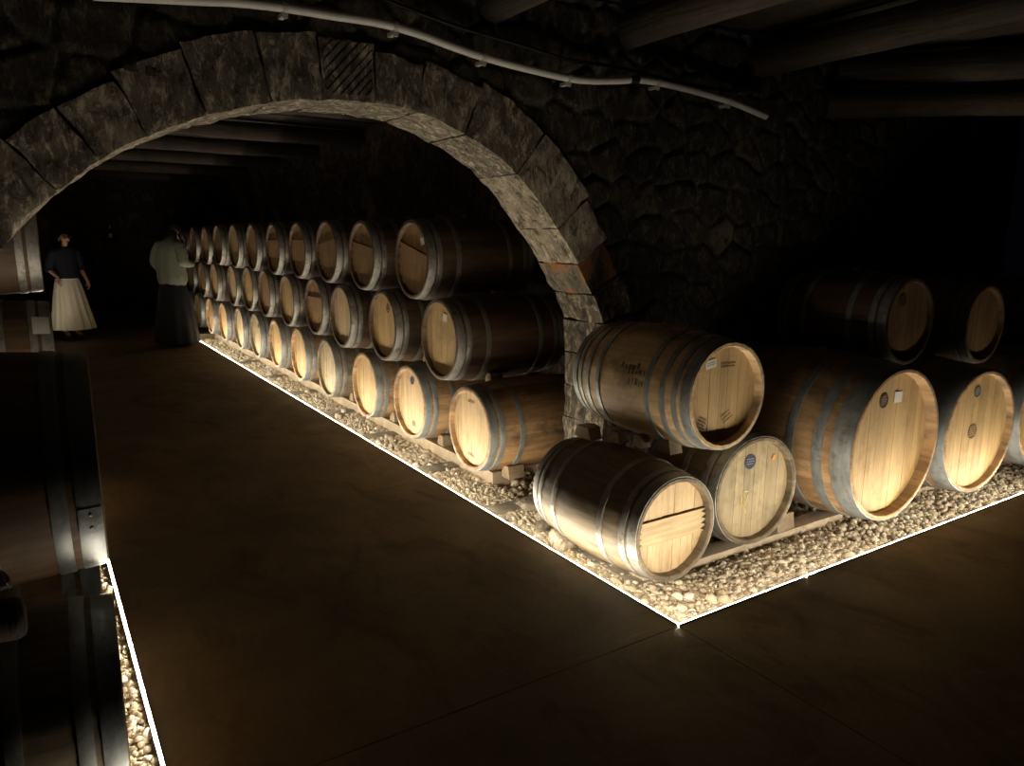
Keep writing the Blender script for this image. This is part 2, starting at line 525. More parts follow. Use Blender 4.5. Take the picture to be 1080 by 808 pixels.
BAR_COUNT = [0]
def barrel(S, head_centre, rz, label, group, stave='stave_tan', head='head_pale', hoop='hoop', spin=0., bar=None, bung=True, pitch=0.):
    """places a barrel so that the rim of its show head is centred at head_centre"""
    L, Rb = S['L'], S['Rb']
    c, s = math.cos(rz), math.sin(rz)
    hx, hy, hz = head_centre
    # local (0,-L/2,Rb) must land on head_centre
    ox, oy = hx-(s*L/2), hy-(-c*L/2)
    t = thing('wine_barrel', label, 'barrel', (ox, oy, hz-Rb), rz, group)
    def put(name, me, m=None, parent=t):
        o = obj(name, me, parent)
        if m: set_mat(o, M[m])
        if spin:   # roll about the barrel's own axis
            o.matrix_local = Matrix.Translation((0, 0, Rb)) @ Matrix.Rotation(spin, 4, 'Y') @ Matrix.Translation((0, 0, -Rb))
        return o
    put('barrel_body', S['body'], stave)
    for me in S['hoops']: put('hoop', me, hoop)
    h = obj('head', S['heads'][0], t); set_mat(h, M[head])
    b = obj('head', S['heads'][1], t); set_mat(b, M['head_brown'])
    if bung: obj('bung', S['bung'], t)
    y = -L/2+S['recess']-.0016
    if bar:   # the bar across the head and the pegs that hold it
        zc, bh, tilt = bar
        rh = S['R']-.027
        tk = .012
        def hw(z): return math.sqrt(max(.01, rh*rh-z*z))-.002
        z0, z1 = zc-bh/2, zc+bh/2
        K = 5; zs = [z0+bh*i/K for i in range(K+1)]
        out = [(-hw(z), z) for z in zs]+[(hw(z), z) for z in zs[::-1]]
        m = len(out)
        v = [(p[0], -tk, p[1]) for p in out]+[(p[0], 0, p[1]) for p in out]
        f = [tuple(range(m))[::-1]]+[(i, (i+1) % m, m+(i+1) % m, m+i) for i in range(m)]
        me = mesh_from('cross_bar', v, f, M['bar'], {'tone': ('FACE', [.6]*len(f))})
        bo = obj('cross_bar', me, t, (0, y, Rb), (0, tilt, 0))
        set_mat(bo, M['bar'] if head in ('head_pale', 'head_golden', 'head_grey') else M['head_brown'])
        for sx in (-1, 1):
            for i in range(4):
                z = z0+bh*(i+.5)/4
                x = sx*(hw(z)-.012)
                mb = MB()
                mb.add([(x-sx*.020, -tk-.0015, z), (x+sx*.012, -tk-.0015, z-.013), (x+sx*.012, -tk-.0015, z+.013), (x+sx*.012, -.001, z-.013), (x+sx*.012, -.001, z+.013), (x-sx*.020, -tk+.002, z)],
                       [(0, 1, 2), (1, 3, 4, 2), (0, 5, 3, 1), (0, 2, 4, 5)])
                obj('peg', mb.mesh('peg', M['peg']), bo)
    return t, h, y, Rb

def name_nth(i):
    return ['first', 'second', 'third', 'fourth', 'fifth', 'sixth', 'seventh', 'eighth', 'ninth', 'tenth', 'eleventh', 'twelfth'][i]

# --- the long rack beyond the arch: heads face the aisle (-X)
S1 = bset('barrique', .2915, .328, .94, six)
K = 2.65
ROWS = {
    'bottom': (2.482, [(1.641, -.4925), (2.007, -.490), (2.362, -.4975), (2.743, -.496), (3.094, -.489), (3.439, -.485), (3.790, -.486), (4.132, -.4855), (4.513, -.486), (4.879, -.486), (5.26, -.484), (5.62, -.484)]),
    'middle': (2.490, [(1.812, -.2765), (2.203, -.277), (2.579, -.282), (2.876, -.268), (3.24, -.272), (3.599, -.262), (3.909, -.260), (4.25, -.262), (4.702, -.266), (5.065, -.268), (5.44, -.266)]),
    'top': (2.460, [(1.955, -.061), (2.335, -.058), (2.675, -.052), (3.020, -.053), (3.375, -.053), (3.735, -.051), (4.105, -.049), (4.49, -.047), (4.835, -.055), (5.215, -.052), (5.66, -.055)]),
}
LOOK = {  # per barrel: stave, head, hoop, bar, words for the label
    ('bottom', 0): ('stave_tan', 'head_pale', 'hoop', None, 'faintly printed pale-headed'),
    ('bottom', 1): ('stave_tan', 'head_pale', 'hoop', None, 'blue-stamped pale-headed'),
    ('bottom', 2): ('stave_tan', 'head_golden', 'hoop', None, 'clean golden-headed'),
    ('bottom', 3): ('stave_old', 'head_grey', 'hoop_dull', None, 'weathered greyish-headed'),
    ('bottom', 4): ('stave_tan', 'head_golden', 'hoop', None, 'bright golden-headed'),
    ('bottom', 5): ('stave_tan', 'head_golden', 'hoop', None, 'golden-headed'),
    ('bottom', 6): ('stave_old', 'head_grey', 'hoop', None, 'dark-spotted greyish-headed'),
    ('middle', 0): ('stave_brown', 'head_golden', 'hoop', None, 'white-labelled golden-headed'),
    ('middle', 1): ('stave_tan', 'head_golden', 'hoop', None, 'ring-marked golden-headed'),
    ('middle', 2): ('stave_brown', 'head_pale', 'hoop', None, 'plain tan-headed'),
    ('middle', 3): ('stave_old', 'head_brown', 'hoop', (.02, .15, 0.), 'pale-barred brown-headed'),
    ('middle', 4): ('stave_brown', 'head_golden', 'hoop', None, 'reddish-rimmed tan-headed'),
    ('top', 0): ('stave_old', 'head_brown', 'hoop_dull', (-.07, .30, .22), 'dark barred paper-cornered'),
    ('top', 1): ('stave_old', 'head_brown', 'hoop_dull', (-.04, .26, .12), 'dark-headed slant-barred'),
    ('top', 2): ('stave_old', 'head_brown', 'hoop_dull', (-.03, .26, -.12), 'dark-headed falling-barred'),
    ('top', 3): ('stave_brown', 'head_brown', 'hoop', (.0, .22, 0.), 'brown level-barred'),
    ('top', 4): ('stave_brown', 'head_brown', 'hoop', (.0, .20, 0.), 'brown-headed barred'),
}
STACK = {}
for row, (hx, lst) in ROWS.items():
    for i, (y, z) in enumerate(lst):
        st, hd, hp, bar, wd = LOOK.get((row, i), ((('stave_tan', 'stave_brown', 'stave_old')[(i*2+len(row)) % 3]), ('head_golden', 'head_pale', 'head_golden', 'head_brown')[(i+len(row)) % 4] if row != 'top' else ('head_golden', 'head_brown')[i % 2], 'hoop', None, 'oak'))
        place = 'nearest' if i == 0 else name_nth(i)
        lab = f"{wd} barrel, {name_nth(i)} from the arch in the {row} row"
        t, h, yf, Rb = barrel(S1, (hx, y*K, z*K+EYE), -PI/2+random.uniform(-.012, .012), lab, f'barrels in the {row} row of the long rack', 'stave_shaded' if row != 'bottom' else st, hd, hp if row == 'bottom' else 'hoop_dull', random.uniform(-.5, .5), bar, bung=(i < 3))  # middle and top rows: shade painted in by darker staves and duller hoops
        STACK[(row, i)] = (t, h, yf, Rb)

def on_head(key, kind, x, z, **k):
    t, h, yf, Rb = STACK[key] if not isinstance(key, tuple) or len(key) == 2 else key
    loc = (x, yf, Rb+z)
    if kind == 'card': return card('paper_label', k.get('w', .05), k.get('h', .035), M['paper'], h, loc, k.get('tilt', 0))
    if kind == 'disc': return obj('stamp', disc_mesh('stamp', k['r'], .0012, M[k['m']], squash=k.get('sq', 1.)), h, loc)
    if kind == 'ring': return obj('stamp', ring_mesh('stamp', k['r']-.006, k['r'], .0012, M[k['m']]), h, loc)
    if kind == 'text': return writing(h, loc, k['w'], k['rows'], M[k['m']], k.get('tilt', 0), k.get('hh', .006), k.get('seed', 1), k.get('gap', .011))
# local +x of a head is to the right as one faces the head
on_head(('bottom', 1), 'disc', .005, .175, r=.033, m='ink_blue')
on_head(('bottom', 1), 'text', .02, -.16, w=.06, rows=4, m='ink_brown', seed=3)
on_head(('bottom', 0), 'text', -.02, -.19, w=.09, rows=2, m='ink_brown', seed=4, tilt=.1)
on_head(('bottom', 0), 'text', -.02, .195, w=.08, rows=2, m='ink_brown', seed=5)
on_head(('bottom', 6), 'disc', .06, .13, r=.03, m='ink_brown')
on_head(('middle', 0), 'card', .045, .165, w=.062, h=.056, tilt=.1)
on_head(('middle', 1), 'ring', .06, .15, r=.034, m='ink_brown')
on_head(('middle', 1), 'disc', .06, .15, r=.012, m='ink_brown')
on_head(('top', 0), 'card', .135, .135, w=.055, h=.06, tilt=-.3)

# --- the corner and the cross-aisle rack: heads face the cross aisle (-Y)
S_C1 = bset('corner_low', .271, .315, .88, six, .046)
S_C2 = bset('corner_second', .310, .351, .82, six, .040)
S_CT = bset('corner_top', .275, .318, .92, eight, .044)
S_D = bset('puncheon', .4566, .508, 1.07, puncheon, .066)
S_D2 = bset('puncheon_small', .411, .456, 1.06, puncheon, .042)
S_E = bset('cross_top', .277, .311, .82, six)
g = 'barrels of the cross aisle rack'
c1 = barrel(S_C1, (2.621, 2.484, -1.433+EYE), -.0, 'weathered corner barrel on the gravel, barred and pegged head, under another barrel', 'barrels stacked at the corner', 'stave_old', 'head_pale', 'hoop_dull', .35, (-.003, .125, .0), bung=False)
c2 = barrel(S_C2, (3.307, 2.547, -1.375+EYE), -R_(4), 'barrel with dark blue oval stamp and yellow chalk mark on weathered head, beside corner stack', 'barrels stacked at the corner', 'stave_old', 'head_grey', 'hoop_dull', .8)
ct = barrel(S_CT, (2.901, 2.448, -.770+EYE), 0, 'eight-hooped barrel lying on top of the corner stack, paper label on its head', 'barrels stacked at the corner', 'stave_pale', 'head_golden', 'hoop', -.25)
d1 = barrel(S_D, (4.206, 2.283, -1.181+EYE), 0, 'largest barrel, wide grey hoops, head with round dark emblem and white paper label', g, 'stave_tan', 'head_golden', 'hoop', .2)
d2 = barrel(S_D2, (5.206, 2.278, -1.237+EYE), -R_(3), 'big barrel with golden head, grey bung disc and burnt round emblem at centre', g, 'stave_tan', 'head_golden', 'hoop', 1.)
d3 = barrel(S_D2, (6.219, 2.283, -1.223+EYE), -R_(2), 'big golden barrel beyond the one with the burnt centre emblem, cut by photo edge', g, 'stave_tan', 'head_golden', 'hoop', 2.)
e1 = barrel(S_E, (4.728, 2.565, -0.504+EYE), 0, 'upper barrel with dark round stamp, lying across the two biggest barrels', g, 'stave_shaded', 'head_brown', 'hoop', .5)
e2 = barrel(S_E, (5.727, 2.567, -0.581+EYE), 0, 'plain dim upper barrel over the one with burnt centre emblem', g, 'stave_brown', 'head_brown', 'hoop', -.6, bung=False)
e3 = barrel(S_E, (6.730, 2.567, -0.581+EYE), 0, 'upper barrel at the photo edge, only a sliver of its head showing', g, 'stave_brown', 'head_golden', 'hoop', .9, bung=False)

def put_on(b, kind, x, z, **k):
    STACK['tmp', 0] = b
    return on_head(('tmp', 0), kind, x, z, **k)
put_on(c2, 'disc', -.03, .165, r=.043, m='ink_blue')
o = put_on(c2, 'text', -.03, .180, w=.055, rows=3, m='steel_disc', seed=8, hh=.005, gap=.014); o.location.y -= .0014
mb = MB()   # the chalk mark: a w with a stroke under it
pts = [(-.035, .03), (-.028, -.03), (-.012, .005), (.002, -.03), (.012, .035)]
mb.tube([(p[0], 0, p[1]) for p in pts], .0035, 6); mb.tube([(-.01, 0, -.045), (.005, 0, -.075)], .0035, 6); mb.tube([(-.015, 0, .06), (.01, 0, .05)], .0035, 6)
obj('chalk_mark', mb.mesh('chalk_mark', M['chalk']), c2[1], (-.045, c2[2], c2[3]-.06))
card('orange_sticker', .02, .03, M['orange'], c2[1], (.155, c2[2]-.002, c2[3]+.165), .4)
lb = put_on(ct, 'card', -.095, .165, w=.075, h=.042, tilt=-.18)
writing(lb, (0, -.0014, .008), .055, 2, M['ink'], 0, .004, 11, .012)
put_on(ct, 'text', .03, .16, w=.10, rows=2, m='ink_brown', seed=12, hh=.009, gap=.016)
put_on(ct, 'text', -.13, -.11, w=.05, rows=5, m='ink_brown', seed=13, hh=.010, gap=.016, tilt=.4)
put_on(ct, 'text', .03, -.1, w=.07, rows=3, m='ink_brown', seed=14, hh=.008, gap=.02, tilt=-.5)
put_on(d1, 'disc', -.075, .265, r=.045, m='ink_brown')
o = put_on(d1, 'ring', -.075, .265, r=.040, m='ink'); o.location.y -= .0014
o = put_on(d1, 'text', -.075, .272, w=.04, rows=2, m='steel_disc', seed=15, hh=.007); o.location.y -= .0014
put_on(d1, 'card', .075, .272, w=.078, h=.066, tilt=.02)
put_on(d2, 'disc', -.03, .27, r=.036, m='steel_disc')
o = put_on(d2, 'ring', -.03, .27, r=.037, m='ink'); o.location.y -= .0014
put_on(d2, 'disc', -.03, .0, r=.052, m='ink_brown')
o = put_on(d2, 'text', -.03, .03, w=.07, rows=5, m='head_golden', seed=16, hh=.006, gap=.014); o.location.y -= .0014
put_on(e1, 'disc', -.06, .135, r=.04, m='ink_brown')
def belly_marks(b, S, phi, y0, rows, seed):
    rr = random.Random(seed); V = []; F = []
    rad = lambda y: S['R']+(S['Rb']-S['R'])*(1-(2*y/S['L'])**2)+.0012
    for i in range(rows):
        y = y0
        for k in range(5):
            w = rr.uniform(.008, .022); p0 = phi+i*.16+rr.uniform(-.02, .02); p1 = p0+rr.uniform(.05, .12)
            q = len(V)
            for (p, yy) in ((p0, y), (p0, y+w), (p1, y+w+rr.uniform(-.008, .008)), (p1, y)):
                r = rad(yy); V.append((-r*math.cos(p), yy, S['Rb']+r*math.sin(p)))
            F.append((q, q+1, q+2, q+3)); y += w+rr.uniform(.004, .014)
    obj('print', mesh_from('print', V, F, M["faint_mark"]), b[0])
belly_marks(ct, S_CT, .10, -.165, 2, 3)
belly_marks(ct, S_CT, .35, -.12, 1, 5)
belly_marks(c1, S_C1, 1.0, -.33, 2, 9)
# --- the rack on the other side of the aisle: heads face +X
S_L = bset('aisle_barrel', .285, .312, .90, six)
S_L3 = bset('aisle_low', .250, .285, .90, six)
g = 'barrels of the rack across the aisle from the lit corner'
def lbar(S, x, y, z, lab, yaw=0., **k):
    return barrel(S, (x, y, z+EYE), PI/2+yaw, lab, g, **k)
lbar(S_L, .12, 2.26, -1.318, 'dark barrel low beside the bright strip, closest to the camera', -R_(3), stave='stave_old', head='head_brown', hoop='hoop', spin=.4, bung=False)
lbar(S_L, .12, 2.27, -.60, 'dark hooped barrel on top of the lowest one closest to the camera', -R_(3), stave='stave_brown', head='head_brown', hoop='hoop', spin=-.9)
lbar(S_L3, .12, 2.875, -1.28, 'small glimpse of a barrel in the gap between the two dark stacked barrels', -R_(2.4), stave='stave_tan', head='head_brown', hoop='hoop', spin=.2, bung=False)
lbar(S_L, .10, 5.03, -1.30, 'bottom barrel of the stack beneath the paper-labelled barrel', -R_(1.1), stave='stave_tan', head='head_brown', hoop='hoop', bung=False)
f1 = lbar(S_L, .102, 5.03, -.665, 'dim barrel with a white paper label on its hoop, beyond the arch', -R_(1.1), stave='stave_shaded', head='head_brown', hoop='hoop_dull', spin=-.3, bung=False)
lbar(S_L, .082, 5.03, -.025, 'top barrel of the stack seen just under the arch edge', -R_(1.1), stave='stave_shaded', head='head_pale', hoop='hoop_dull', spin=.7, bung=False)
# the paper label pasted on the near side of that barrel, on its end hoop
V = []; F = []
for a in range(9):
    ph = R_(27+a*2.6)
    for y in (-.435, -.355):
        for dr in (.0065, .0085):
            r = .285+(.312-.285)*(1-(y/.45)**2)+dr
            V.append((-r*math.cos(ph), y, f1[3]+r*math.sin(ph)))
for a in range(8):
    b = a*4
    F += [(b+1, b+3, b+7, b+5), (b, b+4, b+6, b+2), (b, b+1, b+5, b+4), (b+2, b+6, b+7, b+3)]
obj('paper_label', mesh_from('paper_label', V, F, M['paper']), f1[0])

# ------------------------------------------------------------------ timber under the barrels
def timber(name, label, cat, c, d, mat='timber', seed=1, group=None, rz=0., amp=.006, tone=.6):
    rot = Matrix.Rotation(rz, 3, 'Z')
    ax = max(range(3), key=lambda i: d[i])
    n = [max(3, int(d[i]/.035)) if i == ax else 3 for i in range(3)]
    n[ax] = min(n[ax], 120)
    me = block(name, box_fn((0, 0, 0), d, rot), n, M[mat], seed, amp, .18, tone, 7.)
    o = obj(name, me, None, c)
    return tag(o, label, cat, group)

timber('timber_rail', 'long pale timber rail under the heads of the long rack', 'rail', (2.725, 9.75, -.045), (.15, 10.9, .112), seed=3)
timber('timber_rail', 'rear timber rail under the backs of the long rack barrels', 'rail', (3.18, 9.75, -.045), (.12, 10.9, .112), seed=4)
timber('timber_rail', 'straight timber rail in front of the blue-stamped barrel at the corner', 'rail', (3.36, 2.64, -.082), (1.72, .12, .07), seed=5)
timber('timber_rail', 'timber rail under the golden barrels further along the cross aisle', 'rail', (5.75, 2.64, -.085), (2.3, .12, .07), seed=6)
timber('timber_rail', 'rear timber rail behind the corner barrels near the wall', 'rail', (4.65, 3.12, -.118), (4.4, .12, .07), seed=7)
timber('timber_rail', 'timber rail under the dark barrels across the aisle, before the arch', 'rail', (-.12, 2.45, -.030), (.13, 1.5, .085), seed=8)
timber('timber_rail', 'timber rail under the dark barrels across the aisle, beyond the arch', 'rail', (-.12, 5.0, -.045), (.13, 1.6, .11), seed=9)
# sleepers: flat boards lying crosswise in the gravel
for i, y in enumerate([3.86, 4.86, 5.95, 7.0, 8.15, 9.3, 10.6]):
    timber('timber_sleeper', f'flat board lying in the gravel before the long rack, {name_nth(i)} from the arch', 'sleeper', (2.66, y, -.080), (.60, .15, .034), 'timber_grey', 20+i, 'boards in the gravel', R_(random.uniform(-8, 8)), .01, .4)
timber('timber_sleeper', 'grey board lying in the gravel under the pegged corner barrel', 'sleeper', (2.52, 2.90, -.085), (.16, .66, .028), 'timber_grey', 31, None, 0, .005, .6)
# chocks
def chock(label, c, d, seed, rz=0., mat='chock'):
    rot = Matrix.Rotation(rz, 3, 'Z')
    hx, hy, hz = d
    def fn(u, v, w):
        p = Vector(((u-.5)*hx, (v-.5)*hy*(1-.35*w), (w-.5)*hz))
        return rot @ p
    o = obj('wooden_chock', block('wooden_chock', fn, (4, 4, 4), M[mat], seed, .004, .2, random.uniform(.3, .9), 14.), None, c)
    return tag(o, label, 'chock', 'wooden chocks wedging the barrels')
for i, (y, z) in enumerate(ROWS['bottom'][1][:10]):
    chock(f'wooden chock on the pale rail, near side of {name_nth(i)} bottom barrel from the arch', (2.725, y*K-.20, .011+.045), (.13, .11, .09), 40+i)
for i, (y, z) in enumerate(ROWS['middle'][1][:4]):
    zz = z*K+EYE-.275
    chock(f'wooden chock wedged under the {name_nth(i)} middle-row barrel from the arch', (2.84, y*K-.215, zz-.002), (.11, .09, .075), 60+i)
chock('wooden chock on the corner rail between blue-stamped barrel and largest barrel', (3.66, 2.64, -.003), (.16, .10, .10), 70)
chock('wooden chock beside the largest barrel towards the golden barrels', (4.62, 2.63, -.003), (.18, .11, .10), 71)
chock('brown chock wedged between the corner barrels, closest to the wall', (2.6, 3.18, 0.575), (0.09, 0.15, 0.07), 72)
chock('brown chock in the middle between the two corner barrels', (2.66, 2.98, 0.585), (0.08, 0.085, 0.06), 73)
chock('brown chock beside the middle one between the corner barrels', (2.7, 2.85, 0.585), (0.07, 0.075, 0.07), 74)
chock('brown chock closest to the head of the upper corner barrel', (2.78, 2.72, 0.585), (0.09, 0.11, 0.09), 75)
# round billets between the stacked dark barrels
for (x, y, z, lab) in [(-.20, 2.03, .74, 'dark round wood billet between the two dark stacked barrels'), (-.30, 4.80, 1.32, 'dark round billet between the two barrels just beyond the arch')]:
    mb = MB(); rr = random.Random(int(x*100))
    mb.tube([(-.12, 0, 0), (-.115, 0, 0), (-.06, 0, 0), (.03, 0, .003), (.10, 0, 0), (.115, 0, 0), (.12, 0, 0)], [.03, .045, .052, .05, .052, .045, .03], 14)
    tag(obj('wood_billet', mb.mesh('wood_billet', M['log'], 50), None, (x, y, z)), lab, 'wood billet')
# rough stones lying in the gravel at the corner
def rock(label, c, r, seed, sq=(1, 1, 1)):
    bm = bmesh.new(); bmesh.ops.create_icosphere(bm, subdivisions=3, radius=1.)
    sd = Vector((seed*2.3, seed*5.1, seed*.7))
    for v in bm.verts:
        d = v.co.normalized(); q = 1+.28*fbm(d*1.1+sd)+.10*fbm(d*3+sd)
        q = min(q, .92/max(abs(d.x), abs(d.y), abs(d.z), .6))
        v.co = Vector((d.x*r*sq[0], d.y*r*sq[1], d.z*r*sq[2]))*q
    me = bpy.data.meshes.new('rough_stone'); bm.to_mesh(me); bm.free()
    me.materials.append(M['rock'])
    a = me.attributes.new('tone', 'FLOAT', 'FACE'); a.data.foreach_set('value', [.4+.1*(seed % 5)]*len(me.polygons))
    me.polygons.foreach_set('use_smooth', [True]*len(me.polygons)); me.set_sharp_from_angle(angle=R_(40))
    tag(obj('rough_stone', me, None, c), label, 'stone', 'rough stones at the corner')
rock('squared pale stone against the underside of the pegged corner barrel', (2.416, 3.172, -0.040), .085, 3, (.8, 1., .8))
rock('flat stone in the gravel before the end of the pale rail', (2.647, 3.782, -0.060), .10, 5, (1, 1.2, .5))
rock('small brown stone behind the pegged corner barrel', (2.584, 3.530, -0.060), .075, 8, (1, 1, .7))
rock('grey stone lying nearest the strip behind the corner barrel', (2.479, 3.446, -0.065), .055, 11, (1.2, .9, .7))
rock('long stone at the foot of the arch pier', (2.816, 3.330, -0.050), .09, 14, (1.2, .8, .7))
rock('flat brown stone by the rail end under the first bottom barrel', (2.899, 3.887, -0.055), .09, 17, (1.2, .8, .5))

# ------------------------------------------------------------------ light strips
def strip(label, a, b, inward):
    """a slim channel along the edge of the gravel with a round lit diffuser; the lip faces the walking floor"""
    a = Vector(a); b = Vector(b); d = (b-a).normalized(); L = (b-a).length
    i = Vector(inward)
    t = thing('light_strip', label, 'light strip', a, 0, 'light strips along the gravel beds')
    mb = MB()
    # channel: floor-side lip and base
    for (o, w, h0, h1) in ((-.0060, .003, -.11, .0050), (0., .0094, -.11, -.0016)):
        p = [i*(o-w/2), i*(o+w/2)]
        V = [q+Vector((0, 0, h))+d*s for s in (0, L) for h in (h0, h1) for q in p]
        mb.add(V, [(0, 1, 3, 2), (4, 6, 7, 5), (0, 4, 5, 1), (2, 3, 7, 6), (0, 2, 6, 4), (1, 5, 7, 3)])
    mb.build('channel', M['alu'], t)
    N = max(1, int(L/.22)); V = []; F = []
    prof = [(-.0046, .0049), (-.0016, .0050), (.0038, .0010), (.0046, -.0018)]
    for k in range(N+1):
        for (o, h) in prof: V.append(d*(L*k/N)+i*o+Vector((0, 0, h)))
    m = len(prof)
    flip = d.cross(i).z < 0
    for k in range(N):
        for j in range(m-1):
            q = (k*m+j, (k+1)*m+j, (k+1)*m+j+1, k*m+j+1)
            F.append(q if flip else q[::-1])
    obj('diffuser', mesh_from('diffuser', V, F, M['led']), t)
LX, LY, LW = 2.238, 2.082, .212
strip('glowing light strip along the foot of the long rack', (LX, LY, 0), (LX, 13.4, 0), (1, 0, 0))
strip('short glowing light strip from the corner along the cross aisle', (LX, LY, 0), (3.105, LY, 0), (0, 1, 0))
strip('glowing light strip along the cross aisle past the joint', (3.135, LY, 0), (5.95, LY, 0), (0, 1, 0))
strip('glowing light strip beside the dark barrels across the aisle', (LW, 1.72, 0), (LW, 13.4, 0), (-1, 0, 0))

# ------------------------------------------------------------------ floor, beds and gravel
def struct(o):
    o['kind'] = 'structure'; return o
mb = MB()
gp = .0022
def slab(x0, x1, y0, y1):
    mb.box(((x0+x1)/2, (y0+y1)/2, -.09), (x1-x0-2*gp, y1-y0-2*gp, .18))
e = .0075
slab(LW+e, LX-e, -5, LY-e); slab(LX-e, 9., -5, LY-e)
slab(LW+e, LX-e, LY-e, 4.42); slab(LW+e, LX-e, 4.42, 9.0); slab(LW+e, LX-e, 9.0, 13.5); slab(-1.6, 4.2, 13.5, 19.2)
slab(-4., LW+e, -5, 1.25)
struct(mb.build('floor', M['floor']))
mb = MB()
mb.box(((LX+4.2)/2, 8.3, -.150), (4.2-LX, 10.4, .10)); mb.box(((4.2+9)/2, (LY+3.4)/2, -.150), (9-4.2, 3.4-LY, .10)); mb.box(((LX+4.2)/2, 2.59, -.150), (4.2-LX, 1.02, .10))
mb.box(((LW-1.6)/2, 7.37, -.100), (LW+1.6, 12.25, .10))
struct(mb.build('ground', M['soil']))

def ico(sub):
    bm = bmesh.new(); bmesh.ops.create_icosphere(bm, subdivisions=sub, radius=1.)
    bm.verts.ensure_lookup_table()
    v = np.array([x.co[:] for x in bm.verts]); f = np.array([[q.index for q in p.verts] for p in bm.faces]); bm.free()
    return v, f
ICO = {1: ico(1), 2: ico(2)}
def pebbles(parts):
    """parts: (count, x0, x1, y0, y1, size, detail, zlo, zhi)"""
    AV = []; AF = []; AT = []; base = 0
    for (n, x0, x1, y0, y1, size, sub, zlo, zhi) in parts:
        v0, f0 = ICO[sub]
        shapes = []
        for s in range(10):
            q = v0.copy()
            nrm = rng.normal(size=(5, 3)); nrm /= np.linalg.norm(nrm, axis=1)[:, None]
            for a in nrm:   # chipped flat sides
                dd = q @ a; lim = rng.uniform(.55, .85)
                q = q-np.outer(np.maximum(0, dd-lim), a)
            shapes.append(q)
        pos = np.c_[rng.uniform(x0, x1, n), rng.uniform(y0, y1, n), rng.uniform(zlo, zhi, n)]
        for s in range(10):
            idx = np.arange(s, n, 10); m = len(idx)
            if not m: continue
            sc = size*rng.lognormal(0, .36, (m, 1))*rng.uniform(.62, 1.25, (m, 3)); sc[:, 2] *= .75
            qv = rng.normal(size=(m, 4)); qv /= np.linalg.norm(qv, axis=1)[:, None]
            w, x, y, z = qv.T
            Rm = np.stack([1-2*(y*y+z*z), 2*(x*y-z*w), 2*(x*z+y*w), 2*(x*y+z*w), 1-2*(x*x+z*z), 2*(y*z-x*w), 2*(x*z-y*w), 2*(y*z+x*w), 1-2*(x*x+y*y)], -1).reshape(m, 3, 3)
            vv = np.einsum('mij,mvj->mvi', Rm, shapes[s][None]*sc[:, None, :])+pos[idx][:, None, :]
            k = len(v0)
            AV.append(vv.reshape(-1, 3)); AF.append((f0[None]+(base+np.arange(m)*k)[:, None, None]).reshape(-1, 3)); base += m*k
            AT.append(np.repeat(rng.beta(2.2, 1.8, m), len(f0)))
    V = np.concatenate(AV); F = np.concatenate(AF); T = np.concatenate(AT)
    me = bpy.data.meshes.new('gravel')
    me.vertices.add(len(V)); me.vertices.foreach_set('co', V.astype(np.float32).ravel())
    me.loops.add(F.size); me.loops.foreach_set('vertex_index', F.astype(np.int32).ravel())
    me.polygons.add(len(F)); me.polygons.foreach_set('loop_start', np.arange(0, F.size, 3, dtype=np.int32))
    me.update(calc_edges=True)
    a = me.attributes.new('tone', 'FLOAT', 'FACE'); a.data.foreach_set('value', T.astype(np.float32))
    me.materials.append(M['pebble'])
    return me
gx, gy = LX+.014, LY+.014
me = pebbles([
    (12000, gx, 3.9, gy, 2.52, .0120, 2, -.100, -.084),
    (2800, 3.9, 7., gy, 2.52, .015, 1, -.100, -.084),
    (5000, gx, 2.72, 2.50, 3.3, .0120, 2, -.100, -.084),
    (7000, gx, 2.66, 3.3, 5.4, .0125, 2, -.100, -.084),
    (4200, gx, 2.66, 5.4, 9., .015, 1, -.100, -.084),
    (2000, gx, 2.66, 9., 13.4, .02, 1, -.100, -.086),
    (2600, 2.66, 3.55, 3.7, 8., .018, 1, -.102, -.088),
    (3600, 2.7, 6.9, 2.52, 3.35, .016, 1, -.102, -.088),
])
tag(obj('gravel', me), 'cream pebbles filling the bed under the lit racks', 'gravel', None, 'stuff')
gx = LW-.014
me = pebbles([(6500, -.45, gx, 1.35, 3.2, .0108, 2, -.050, -.034), (2600, -.45, gx, 3.2, 6., .015, 1, -.050, -.034), (1500, -.3, gx, 6., 13., .02, 1, -.050, -.036)])
tag(obj('gravel', me), 'cream pebbles beside the strip under the dark barrels across the aisle', 'gravel', None, 'stuff')

# ------------------------------------------------------------------ stone walls
YA, TH = 3.40, .37
WK = YA/3.30
# lower edge of the arch on the front face, from the foot across the aisle to the foot behind the corner barrels
ARCH = [(-.62, 0.), (-.60, .45), (-.50, .95), (-.32, 1.32), (-.065, 1.60), (.032, 1.715), (.252, 1.908), (.484, 2.045), (.709, 2.135), (.94, 2.202), (1.167, 2.236), (1.401, 2.243), (1.614, 2.225), (1.816, 2.165), (2.03, 2.072), (2.17, 1.975), (2.34, 1.815), (2.53, 1.585), (2.665, 1.385), (2.775, 1.164), (2.80, .80), (2.80, .4), (2.80, 0.)]
ARCH = [(x*WK, max(0., EYE+(z-EYE)*WK) if z > 0 else 0.) for x, z in ARCH]
AP = [Vector(spl([(a, b, 0) for a, b in ARCH], k*.125)) for k in range((len(ARCH)-1)*8+1)]
AS = [0.]
for p, q in zip(AP, AP[1:]): AS.append(AS[-1]+(q-p).length)
def arch_at(s):
    s = min(max(s, 0), AS[-1])
    i = int(np.searchsorted(AS, s, side='right'))-1; i = min(max(i, 0), len(AP)-2)
    f = (s-AS[i])/(AS[i+1]-AS[i])
    p = AP[i].lerp(AP[i+1], f)
    j0, j1 = max(i-3, 0), min(i+4, len(AP)-1)
    d = (AP[j1]-AP[j0]).normalized()
    return p, Vector((-d.y, d.x, 0))      # point, outward normal (in x,z as x,y)
